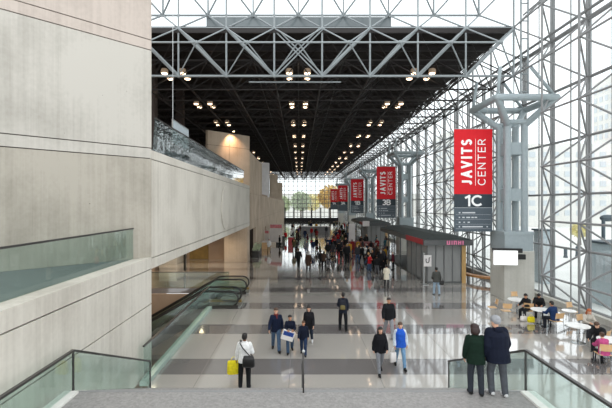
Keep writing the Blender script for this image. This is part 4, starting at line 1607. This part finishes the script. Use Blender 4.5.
    # ---- shoes
    for s in (1, -1):
        j = J[s]
        a = j['ank'] + Vector((0, 0, -0.01))
        sh = MB()
        heel = a + j['fdir'] * -0.045 + Vector((0, 0, -0.035))
        ball = a + j['fdir'] * 0.115 + Vector((0, 0, -0.04))
        toe = a + j['fdir'] * 0.165 + Vector((0, 0, -0.045))
        sh.cap(heel, 0.046, ball, 0.045)
        sh.cap(ball, 0.045, toe, 0.034)
        sh.cap(a + Vector((0, 0, 0.015)), 0.05, a + j['fdir'] * 0.05 + Vector((0, 0, -0.025)), 0.048)
        part('shoe', sh, cl(c_shoe), 1.2, 2)
    # ---- upper garment
    g = 0.022 + bulk + (0.012 if top in ('jacket', 'coat', 'puffer') else 0.0)
    u = MB()
    hz = {'jacket': -0.15, 'coat': -0.42, 'puffer': -0.16, 'sweater': -0.07}[top] - hem
    rings = []
    if hz < -0.16:
        rings.append((hz, 0.20 + bulk, 0.165 + bulk, 0.01))
    rings += [(max(hz, -0.16), 0.172 + g, 0.118 + g, 0.008), (-0.04, 0.165 + g, 0.115 + g, 0.008), (0.10, 0.146 * wS + g, 0.105 + g, 0), (0.25, 0.155 * wS + g, 0.112 + g, 0),
              (0.36, 0.168 * wS + g, 0.115 + g, 0), (0.44, 0.135 * wS + g * 0.8, 0.092 + g * 0.7, 0.005), (0.50, 0.095, 0.078, 0.005), (0.535, 0.075, 0.072, 0.005)]
    u.loft(rings, T)
    for s in (1, -1):
        j = J[s]
        if vest is None or True:
            u.cap(j['sh'] + TM.to_3x3() @ Vector((-s * 0.012, 0, -0.012)), 0.064 + g * 0.5, j['elb'], 0.052 + g * 0.5)
            u.cap(j['elb'], 0.052 + g * 0.5, j['wr'] - j['hd'] * 0.02, 0.044 + g * 0.4)
    part({'jacket': 'jacket', 'coat': 'coat', 'puffer': 'padded_jacket', 'sweater': 'sweater'}[top], u, cl(c_top), 1.2)
    if vest:
        v = MB()
        v.loft([(-0.13, 0.20 + g, 0.145 + g, 0.008), (-0.04, 0.19 + g, 0.14 + g, 0.008), (0.10, 0.172 * wS + g, 0.13 + g, 0), (0.25, 0.178 * wS + g, 0.135 + g, 0),
                (0.38, 0.18 * wS + g, 0.135 + g, 0), (0.46, 0.15 * wS + g, 0.105 + g, 0.005), (0.54, 0.09, 0.085, 0.005)], T)
        part('vest', v, cl(vest))
    if scarf:
        v = MB()
        for q in range(10):
            a = q * 0.628
            v.ell(T @ Vector((math.cos(a) * 0.068, math.sin(a) * 0.066 - 0.005, 0.525)), (0.034, 0.034, 0.032), 8, 6)
        v.cap(T @ Vector((0.02, -0.10, 0.50)), 0.028, T @ Vector((0.03, -0.14, 0.40)), 0.02)
        part('scarf', v, cl(scarf))
    if hood:
        v = MB()
        v.ell(T @ Vector((0, 0.09, 0.49)), (0.11, 0.07, 0.075), 12, 8)
        part('hood', v, cl(hood))
    # ---- hair or hat
    hm = MB()
    E0 = hm.ell
    hm.ell = lambda cc, rr, *ar: E0(cc, tuple(q * hs for q in rr), *ar)
    if hat:
        hm.ell(HM @ Vector((0, 0.008, 0.205)), (0.088, 0.105, 0.082), 14, 10, HR)
        hm.ell(HM @ Vector((0, 0.03, 0.175)), (0.086, 0.085, 0.075), 14, 10, HR)
        part('knit_hat', hm, cl(hat))
    else:
        hm.ell(HM @ Vector((0, 0.010, 0.209)), (0.089, 0.103, 0.076), 14, 10, HR)
        hm.ell(HM @ Vector((0, 0.036, 0.165)), (0.089, 0.080, 0.092), 14, 10, HR)
        if hair == 'long':
            for q in (-0.055, 0.0, 0.055):
                hm.cap(HM @ Vector((q, 0.055, 0.15)), 0.045, HM @ Vector((q * 1.3, 0.085, -0.10)), 0.036)
            for s in (1, -1):
                hm.cap(HM @ Vector((s * 0.074, 0.01, 0.19)), 0.026, HM @ Vector((s * 0.085, 0.0, -0.06)), 0.028)
        elif hair == 'bob':
            for s in (1, -1):
                hm.cap(HM @ Vector((s * 0.07, 0.015, 0.19)), 0.03, HM @ Vector((s * 0.08, 0.02, 0.06)), 0.03)
            hm.ell(HM @ Vector((0, 0.045, 0.12)), (0.102, 0.085, 0.11), 14, 10, HR)
        elif hair == 'bun':
            hm.ell(HM @ Vector((0, 0.12, 0.20)), (0.045, 0.045, 0.045), 10, 8)
        part('hair', hm, HAIR[hairc], 1.0, 2)
    if face and not simple:
        for s in (1, -1):
            MB_ = MB().ell(HM @ Vector((s * 0.03, -0.079, 0.158)), (0.011, 0.009, 0.008), 8, 6, HR)
            scaled(MB_).build('eye', EYE_M, body, smooth=True)
            MB_ = MB().cap(HM @ Vector((s * 0.018, -0.087, 0.176)), 0.005, HM @ Vector((s * 0.045, -0.076, 0.177)), 0.004, 6)
            scaled(MB_).build('eyebrow', HAIR[hairc] if hairc != 'grey' else HAIR['brown'], body, smooth=True)
        MB_ = MB().ell(HM @ Vector((0, -0.088, 0.093)), (0.023, 0.009, 0.008), 10, 6, HR)
        scaled(MB_).build('mouth', LIP_M, body, smooth=True)
    for s in (1, -1):
        for q in ('hip', 'knee', 'ank', 'sh', 'elb', 'wr'):
            J[s][q] = J[s][q] * k
    J['T'] = S @ T
    J['k'] = k
    J['low_shift'] = off.z
    return body, J


def put(o, x, y, z, face_deg, label, cat='person', group=None):
    """face_deg: 0 faces the camera, 180 walks away, 90 faces to the right in the picture"""
    o.location = (x, y, z)
    o.rotation_euler = (0, 0, R(face_deg))
    tag(o, label, cat, group)
    bpy.context.view_layer.update()
    return o


def at_person(o, p):
    return o.matrix_world @ Vector(p)


def bag(name, loc, w, d, h, m, label, rz=0.0, handles=True, slump=1.0, hm=None, hl=0.16, zero_top=False):
    """soft bag hanging below loc (the hand)"""
    root = empty(name, loc, rz)
    tag(root, label, 'bag')
    z0 = -hl
    MB().loft([(z0 - h, w * 0.42, d * 0.42, 0), (z0 - h * 0.92, w * 0.5 * slump, d * 0.52, 0), (z0 - h * 0.5, w * 0.5, d * 0.5, 0), (z0 - h * 0.12, w * 0.47, d * 0.4, 0), (z0, w * 0.45, d * 0.25, 0)], None, 18, 3.2)\
        .build('sack', m, root, smooth=True)
    if handles:
        for s in (-1, 1):
            MB().path([(-w * 0.22, s * d * 0.2, z0 - 0.03), (-w * 0.16, s * d * 0.12, z0 + hl * 0.6), (-0.03, 0, 0.0), (0.03, 0, 0.0), (w * 0.16, s * d * 0.12, z0 + hl * 0.6), (w * 0.22, s * d * 0.2, z0 - 0.03)], 0.008, 6)\
                .build('handle', hm or m, root, smooth=True)
    return root


# --- the people near the camera -----------------------------------------------------------
p, J = figure('person', dict(STAND, arms=[(4, 14, 10, 8), (12, 14, 55, -10)], legs=[(2, 2, 5), (-1, 2, 5)]), 1.74, c_top='e4e4e2', c_leg='17181a', top='sweater', hem=0.06, hairc='black', skin=2, bulk=0.012)
put(p, px(244.5, 12.95), 12.95, 0, 176, 'person in a white top and black trousers at the foot of the stairs, back turned')
h = at_person(p, J[1]['wr'] + Vector((0, 0, -0.10)))
YEL = cloth('yellow_plastic', 'e0cf28')
bag('shopping_bag', (h.x - 0.1, h.y + 0.05, h.z + 0.15), 0.42, 0.18, 0.42, YEL, 'yellow plastic shopping bag held by the person in the white top', rz=0.2, hl=0.12)
root = empty('shoulder_bag', p.location, R(176))
tag(root, 'black cross-strap shoulder bag at the hip of the person in white', 'bag')
T = J['T']
MB().loft([(0.72, 0.17, 0.06, 0.17), (0.76, 0.20, 0.085, 0.17), (0.95, 0.19, 0.08, 0.17), (1.06, 0.15, 0.05, 0.17)], Matrix.Translation((-0.17, 0.04, 0.04)), 16, 3).build('bag_body', M['black'], root, smooth=True)
sp = [(-0.22, 0.18, 1.08), (-0.1, 0.165, 1.2), (0.03, 0.155, 1.34), (0.12, 0.12, 1.47), (0.13, 0.02, 1.53), (0.1, -0.11, 1.45), (-0.02, -0.165, 1.25), (-0.15, -0.17, 1.05), (-0.27, -0.06, 0.98), (-0.3, 0.06, 1.0)]
MB().path(sp, 0.017, 6).build('strap', M['black'], root, smooth=True)

p, J = figure('person', dict(STROLL, lean=6, head=(0, 8), arms=[(4, 12, 20, 2), (16, 13, 38, -4)], legs=[(8, 14, 3), (-3, 4, 3)]), 1.47, hair='bob', hairc='darkred', c_top='0b2016', c_leg='2d3138', c_shoe='222222', bulk=0.02, top='jacket', hem=0.02, voxel=0.009, hs=1.16)
put(p, px(474.5, 8.72), 8.66, LZ, 172, 'person with dark reddish hair in a dark green jacket on the landing')
p, J = figure('person', dict(STROLL, lean=5, head=(20, 6), arms=[(-4, 13, 26, 0), (2, 13, 28, -2)], legs=[(12, 20, 3), (-4, 4, 4)]), 1.66, hairc='grey', c_top='0e1424', c_leg='4c4f54', c_shoe='c4c4c4', bulk=0.055, top='jacket', hem=0.05, hs=1.15, hat='8d8f92', hood='0e1424', voxel=0.009)
put(p, px(496.5, 8.66), 8.62, LZ, 186, 'person in a navy jacket, grey knit hat and grey trousers on the landing')

p, J = figure('person', dict(WALK_A, arms=[(-10, 14, 20, 4), (14, 16, 26, 6)]), 1.76, c_top='141d33', c_leg='475c74', c_shoe='222222', skin=0, hairc='brown', scarf='6e2b2a', top='jacket')
put(p, px(276, 16.3), 16.3, 0, 6, 'person in a navy jacket with dark red scarf, leftmost of the walking family')
p, J = figure('person', dict(WALK_B, arms=[(18, 8, 75, -18), (16, 8, 80, -18)]), 1.52, c_top='121829', c_leg='3b4f66', c_shoe='202020', skin=1, hairc='black', top='jacket')
put(p, px(290, 16.1), 16.1, 0, 4, 'young person in a dark navy jacket carrying a white and blue bag')
h = at_person(p, (0.0, -0.28, 0.98 * J['k']))
b_ = empty('carrier_bag', (h.x - 0.06, h.y, h.z), R(4))
tag(b_, 'white carrier bag with blue panel held before the young person in navy', 'bag')
MB().box(-0.24, 0.24, -0.05, 0.05, -0.3, 0.08).build('sack', M['white_panel'], b_, bevel=0.02)
MB().box(-0.2, 0.2, -0.056, -0.05, -0.12, 0.04).build('printed_panel', cloth('blue_print', '2c4687'), b_)
MB().path([(-0.1, 0, 0.06), (-0.05, 0, 0.14), (0.05, 0, 0.14), (0.1, 0, 0.06)], 0.008, 6).build('handle', M['white_panel'], b_)
b_.rotation_euler = (0, R(18), R(4))
p, J = figure('person', dict(WALK_A), 1.36, c_top='131a2b', c_leg='273650', c_shoe='262626', skin=1, hairc='brown', top='jacket')
put(p, px(303.5, 15.9), 15.85, 0, -4, 'child in a navy jacket and jeans walking in front of the long-haired person')
p, J = figure('person', dict(WALK_B), 1.66, female=True, hair='long', c_top='1b1b1f', c_leg='27303f', c_shoe='d0d0d0', skin=0, hairc='black', top='jacket', hem=0.04)
put(p, px(309, 16.9), 17.0, 0, -6, 'person with long black hair and black jacket behind the child in navy')
p, J = figure('person', dict(STAND, arms=[(10, 12, 60, -18), (4, 10, 30, -4)], legs=[(4, 3, 6), (-6, 3, 6)]), 1.75, c_top='20242f', c_leg='191a1d', skin=2, hairc='black', top='jacket')
put(p, px(343, 18.9), 18.9, 0, 172, 'person in dark clothes with a backpack standing alone mid-hall, back turned')
T = J['T']
root = empty('backpack', p.location, R(172))
tag(root, 'dark backpack with an olive patch on the person standing mid-hall', 'backpack')
MB().loft([(0.98, 0.13, 0.06, 0.2), (1.02, 0.155, 0.085, 0.21), (1.22, 0.15, 0.09, 0.215), (1.38, 0.12, 0.065, 0.2), (1.42, 0.07, 0.03, 0.19)], None, 16, 3).build('pack', cloth('navy_pack_cloth', '23252c'), root, smooth=True)
MB().loft([(1.03, 0.10, 0.02, 0.295), (1.06, 0.115, 0.03, 0.295), (1.2, 0.11, 0.03, 0.3), (1.23, 0.08, 0.01, 0.3)], None, 14, 3).build('front_pocket', cloth('olive_cloth', '6e6440'), root, smooth=True)
for s in (-1, 1):
    MB().path([(s * 0.09, 0.16, 1.4), (s * 0.1, 0.08, 1.5), (s * 0.11, -0.06, 1.49), (s * 0.12, -0.16, 1.35), (s * 0.14, -0.13, 1.12), (s * 0.16, 0.1, 1.05)], 0.018, 6).build('strap', M['black'], root, smooth=True)

p, J = figure('person', dict(WALK_A, arms=[(-6, 14, 14, 4), (10, 14, 20, 4)]), 1.80, c_top='17181b', c_leg='85868a', c_shoe='222222', skin=1, hairc='black', top='jacket', bulk=0.02)
put(p, px(388.5, 17.9), 17.9, 0, 2, 'person in a black jacket and grey trousers walking behind the blue vest')
p, J = figure('person', dict(WALK_B, arms=[(8, 12, 45, -8), (-12, 11, 16, 4)]), 1.66, female=True, hair='long', c_top='15161a', c_leg='7b7d82', c_shoe='1a1a1a', skin=0, hairc='black', top='jacket', bulk=0.015)
put(p, px(380, 14.1), 14.1, 0, 6, 'person in a black jacket with dark hair walking left of the blue vest')
p, J = figure('person', dict(WALK_A, arms=[(-8, 16, 22, 4), (4, 12, 20, 2)]), 1.68, female=True, hair='bun', c_top='c2cdd6', c_leg='6b8fae', c_shoe='1a1a1a', skin=0, hairc='brown', top='jacket', vest='2356b8')
put(p, px(400, 14.6), 14.6, 0, -2, 'person in a bright blue vest over pale sleeves, walking toward the stairs')
h = at_person(p, J[-1]['wr'] + Vector((0, 0, -0.09)))
bag('shopping_bag', (h.x - 0.06, h.y - 0.02, h.z + 0.02), 0.26, 0.12, 0.34, M['white_panel'], 'white shopping bag hanging between the black jacket and the blue vest', rz=0.4)

p, J = figure('person', dict(STAND, legs=[(6, 3, 6), (-5, 3, 6)], arms=[(8, 13, 50, -12), (-4, 12, 20, 2)]), 1.76, c_top='454643', c_leg='8ea0b0', c_shoe='2a2622', skin=1, hairc='black', top='jacket', bulk=0.02)
put(p, px(436.5, 26.3), 26.3, 0, 178, 'person in a dark grey jacket and pale jeans facing the kiosk')
h = at_person(p, (-0.3, 0.1, 1.0))
bag('shoulder_bag', (h.x, h.y, h.z + 0.1), 0.30, 0.14, 0.26, M['black'], 'black bag at the side of the person facing the kiosk', hl=0.18)
p, J = figure('person', dict(STAND, arms=[(14, 10, 70, -15), (14, 10, 70, -15)], legs=[(3, 2, 3), (-3, 2, 3)]), 1.62, female=True, hair='bun', c_top='cfc7b4', c_leg='26262a', c_shoe='1a1a1a', skin=1, hairc='black', top='coat', hem=-0.1, voxel=0.012)
put(p, px(386.5, 28.4), 28.4, 0, 170, 'person in a cream knee coat and black leggings left of the kiosk')

# --- seated people at the tables ------------------------------------------------------------
SIT = dict(legs=[(84, 84, 5), (80, 86, 5)], arms=[(35, 10, 55, -10), (30, 10, 60, -10)], lean=8, foot=0)
p, J = figure('person', dict(SIT, arms=[(40, 12, 60, -14), (42, 12, 55, -14)], lean=12, head=(0, 15)), 1.7, c_top='1d1d20', c_leg='1e2024', c_shoe='1a1a1a', hairc='black', skin=1, sit=0.455, top='jacket')
put(p, px(530.5, 20.6), 20.85, 0, -65, 'seated person in black with legs crossed toward the first white table')
p, J = figure('person', dict(SIT, arms=[(35, 14, 75, -20), (40, 14, 70, -20)], lean=26, head=(0, 25)), 1.72, c_top='202022', c_leg='2b2a2c', c_shoe='1a1a1a', hairc='black', skin=1, sit=0.455, top='jacket')
put(p, px(540, 21.2), 21.3, 0, -30, 'seated person in black bowed forward beside the concrete column base')
p, J = figure('person', dict(SIT, arms=[(45, 14, 50, -14), (45, 14, 50, -14)], lean=14, head=(10, 10)), 1.72, c_top='1c3156', c_leg='22252b', c_shoe='1a1a1a', hairc='black', skin=1, sit=0.455, top='jacket')
put(p, px(556, 18.9), 19.0, 0, 195, 'seated person in a blue jacket, back to the camera, by the glass wall')
p, J = figure('person', dict(SIT, arms=[(52, 14, 55, -20), (52, 14, 55, -20)], lean=20, head=(0, 12)), 1.68, female=True, hair='long', hairc='red', c_top='b9b2a6', c_leg='3a3a3e', c_shoe='1a1a1a', skin=0, sit=0.455, top='sweater')
put(p, px(586.5, 18.1), 18.1, 0, -10, 'seated person with long red hair and a pale top at the white table')
p, J = figure('person', dict(SIT, arms=[(58, 14, 40, -10), (58, 14, 40, -10)], lean=38, head=(0, 20)), 1.76, c_top='1f2022', c_leg='26272a', c_shoe='1a1a1a', hairc='brown', skin=0, sit=0.455, top='jacket', bulk=0.02)
put(p, px(600, 16.4), 16.3, 0, -60, 'seated person in a dark coat leaning far over the white table')
p, J = figure('person', dict(SIT, arms=[(40, 12, 50, -12), (40, 12, 50, -12)], lean=10, head=(0, 12)), 1.5, female=True, hair='bun', c_top='b04a78', c_leg='24242a', c_shoe='1a1a1a', hairc='brown', skin=0, sit=0.455, top='jacket', bulk=0.015)
put(p, px(606, 14.6), 14.7, 0, 172, 'seated person in a pink jacket on a beech chair, back to the camera')
bag('handbag', (px(531, 20.0), 20.0, 0.42), 0.34, 0.18, 0.26, YEL, 'yellow handbag on the floor by the seated person in black', hl=0.1)
bag('handbag', (px(524, 20.3), 20.35, 0.36), 0.30, 0.18, 0.24, M['white_panel'], 'pale handbag on the floor beside the yellow one', hl=0.1)

# --- the crowd down the hall -----------------------------------------------------------------
PROTO = []
for nm, pose, kw in [
    ('walk', WALK_A, dict(top='jacket')), ('walk', WALK_B, dict(top='coat', female=True, hair='long')),
    ('stand', STAND, dict(top='jacket')), ('stand', PHONE, dict(top='jacket', female=True, hair='bob')),
    ('stroll', STROLL, dict(top='coat', hem=-0.12)), ('pocket', POCKET, dict(top='jacket', bulk=0.02))]:
    o, J = figure('person', pose, 1.72, voxel=0.018, face=False, simple=True, **kw)
    kids = [c for c in bpy.data.objects if c.parent == o]
    PROTO.append((o, kids))
TOPS = [('black', '18181a'), ('charcoal', '35363a'), ('navy', '1e2a44'), ('black', '1c1b1c'), ('dark red', '7c2226'), ('grey', '6e7074'), ('dark brown', '3b2b22'), ('olive', '4d4c34'),
        ('beige', 'b9a88c'), ('white', 'd8d8d6'), ('burgundy', '4f1d28'), ('teal', '24505a'), ('red', 'b3242a'), ('mustard', 'b58a2c'), ('purple', '4a3260')]
LEGS = [('black', '1a1a1c'), ('blue', '41546f'), ('grey', '55565a'), ('tan', '8a7658')]
HEIGHT_W = {1.56: 'short', 1.64: 'slight', 1.72: 'medium', 1.80: 'tall', 1.86: 'very tall'}
used_labels = set()
used_proto = set()


def crowd(x, y, face, where, top=None, leg=None, proto=None, height=None):
    lr = rng
    for _ in range(400):
        tn, tc = TOPS[top] if top is not None else lr.choice(TOPS[:8] * 4 + TOPS)
        ln, lc = LEGS[leg] if leg is not None else lr.choice(LEGS)
        hh = height or lr.choice(list(HEIGHT_W))
        fw = 'walking away' if abs(((face + 180) % 360) - 0) < 60 or abs(((face + 180) % 360) - 360) < 60 else ('coming this way' if abs(((face + 180) % 360) - 180) < 60 else 'turned sideways')
        lab = '%s person, %s coat, %s trousers, %s, %s' % (HEIGHT_W[hh], tn, ln, fw, where)
        if lab not in used_labels:
            break
    used_labels.add(lab)
    pi = lr.randrange(len(PROTO)) if proto is None else proto
    o0, k0 = PROTO[pi]
    if pi not in used_proto:
        used_proto.add(pi)
        o, kk = o0, k0
    else:
        o = o0.copy()
        COL.objects.link(o)
        kk = []
        for c in k0:
            q = c.copy()
            COL.objects.link(q)
            q.parent = o
            kk.append(q)
    for c in kk:
        n = c.name.split('.')[0]
        m = cl(tc) if n in ('jacket', 'coat', 'sweater', 'padded_jacket') else cl(lc) if n == 'trousers' else cl('1a1a1a') if n == 'shoe' else HAIR[lr.choice(['black', 'black', 'brown', 'brown', 'blond', 'grey'])]
        c.material_slots[0].link = 'OBJECT'
        c.material_slots[0].material = m
    o.material_slots[0].link = 'OBJECT'
    o.material_slots[0].material = SKIN[lr.randrange(3)]
    s = hh / 1.72
    o.scale = (s, s, s)
    o.location = (x, y, 0)
    o.rotation_euler = (0, 0, R(face))
    tag(o, lab, 'person', 'crowd down the hall')
    return o


def dy(fy):
    return EYE * 408 / (fy - 204.0)


def clear(x, y):
    for _ in range(8):
        hit = [q for q in BLOCK if q[0] < x < q[1] and q[2] < y < q[3]]
        if not hit:
            break
        y = hit[0][2] - 0.05 if y - hit[0][2] < hit[0][3] - y else hit[0][3] + 0.05
    return x, y


BLOCK = [(px(345, 50) - .6, px(374, 50) + .6, 49, 53.2), (px(360, 46) - .5, px(372, 46) + .5, 45, 47.5), (px(300, 84) - .5, px(330, 84) + .5, 83, 86.5), (8.4, 12.6, 56, 72.5), (8.55, 12.6, 29.8, 46.4),
         (px(352, 66) - 1, px(352, 66) + 1, 65, 67), (px(367, 62) - 1, px(367, 62) + 1, 61, 63), (-5.6, -1.3, 56, 63.5)]

# measured ones: picture column, row of the feet, heading, clothes
SEEN = [(298.5, 268, 170, 0, 0, 0), (308.5, 272, 175, 6, 0, 1), (324, 269.5, 180, 6, 0, 3), (330.5, 270.5, 175, 3, 0, 4), (331.5, 250, 0, 0, 0, 2), (316.5, 250, 180, 0, 0, 0), (313, 253, 175, 2, 1, 5),
        (328.5, 252.5, 180, 2, 0, 0), (334.5, 252, 178, 0, 2, 4), (347, 263, 170, 0, 0, 5), (349.5, 262, 10, 2, 0, 2), (357.5, 263, 180, 1, 1, 2), (344, 251, 10, 0, 0, 4), (342.5, 247, 0, 7, 0, 0),
        (352, 254, 0, 4, 1, 1), (358, 253, 0, 13, 0, 2), (363, 253, 180, 12, 0, 3), (368, 264, 90, 0, 1, 0), (369.5, 272, 30, 12, 1, 3), (377, 274, 180, 0, 2, 5), (381, 270, 170, 3, 0, 2), (375, 262, 0, 1, 0, 4),
        (385, 262, 120, 0, 0, 2), (390, 264, 60, 13, 0, 5), (387, 257, 0, 6, 0, 0), (380, 255, 180, 0, 1, 3), (393, 270, 270, 10, 0, 2),
        (269, 252, 20, 9, 3, 4), (285, 243, 180, 12, 0, 2), (291, 240, 90, 9, 0, 3), (297, 238, 0, 0, 0, 2), (305, 240, 180, 2, 1, 0), (280, 246, 270, 0, 0, 5),
        (372, 268, 40, 0, 0, 2), (379, 266, 200, 0, 0, 4), (383, 268, 300, 1, 0, 5), (377, 258, 0, 3, 0, 0), (384, 274, 250, 0, 1, 3), (388, 266, 90, 6, 0, 2), (373, 258, 30, 0, 2, 5), (366, 259, 170, 2, 0, 4), (362, 262, 20, 0, 0, 0), (339, 258, 180, 0, 0, 2), (338, 244, 0, 12, 1, 3), (346, 244, 170, 0, 0, 5)]
near_ = []
for i, (x, fy, fc, tp, lg, pr) in enumerate(SEEN):
    d = dy(fy)
    where = 'middle aisle' if 295 < x < 340 else ('by left display boards' if x <= 295 else 'aisle beside kiosk')
    xx, d = clear(min(px(x, d), 8.35), d)
    while any((xx - q[0]) ** 2 + (d - q[1]) ** 2 < 0.75 for q in near_):
        xx, d = xx - 0.15, d + 0.35
        xx, d = clear(xx, d)
    near_.append((xx, d))
    crowd(xx, d, fc, where, tp, lg, pr)
# and the dense far crowd
placed = [(o.location.x, o.location.y) for o in bpy.data.objects if o.get('category') == 'person']
n = 0
while n < 62:
    y = 42 + 62 * rng.random() ** 1.3
    x = px(rng.uniform(292, 394) if rng.random() < 0.35 else rng.uniform(336, 392), y)
    if x < -4.6 or x > 11.5 or any(a < x < b and c < y < d for a, b, c, d in BLOCK) or any((x - a) ** 2 + (y - b) ** 2 < 0.55 for a, b in placed):
        continue
    placed.append((x, y))
    zone = 'far aisle' if y > 80 else ('before dark red counter' if y < 49 and x > 3 else ('beside far kiosk' if x > 5 else 'aisle at mid distance'))
    crowd(x, y, rng.choice([0, 10, -15, 170, 180, 190, 90, -90]), zone)
    n += 1
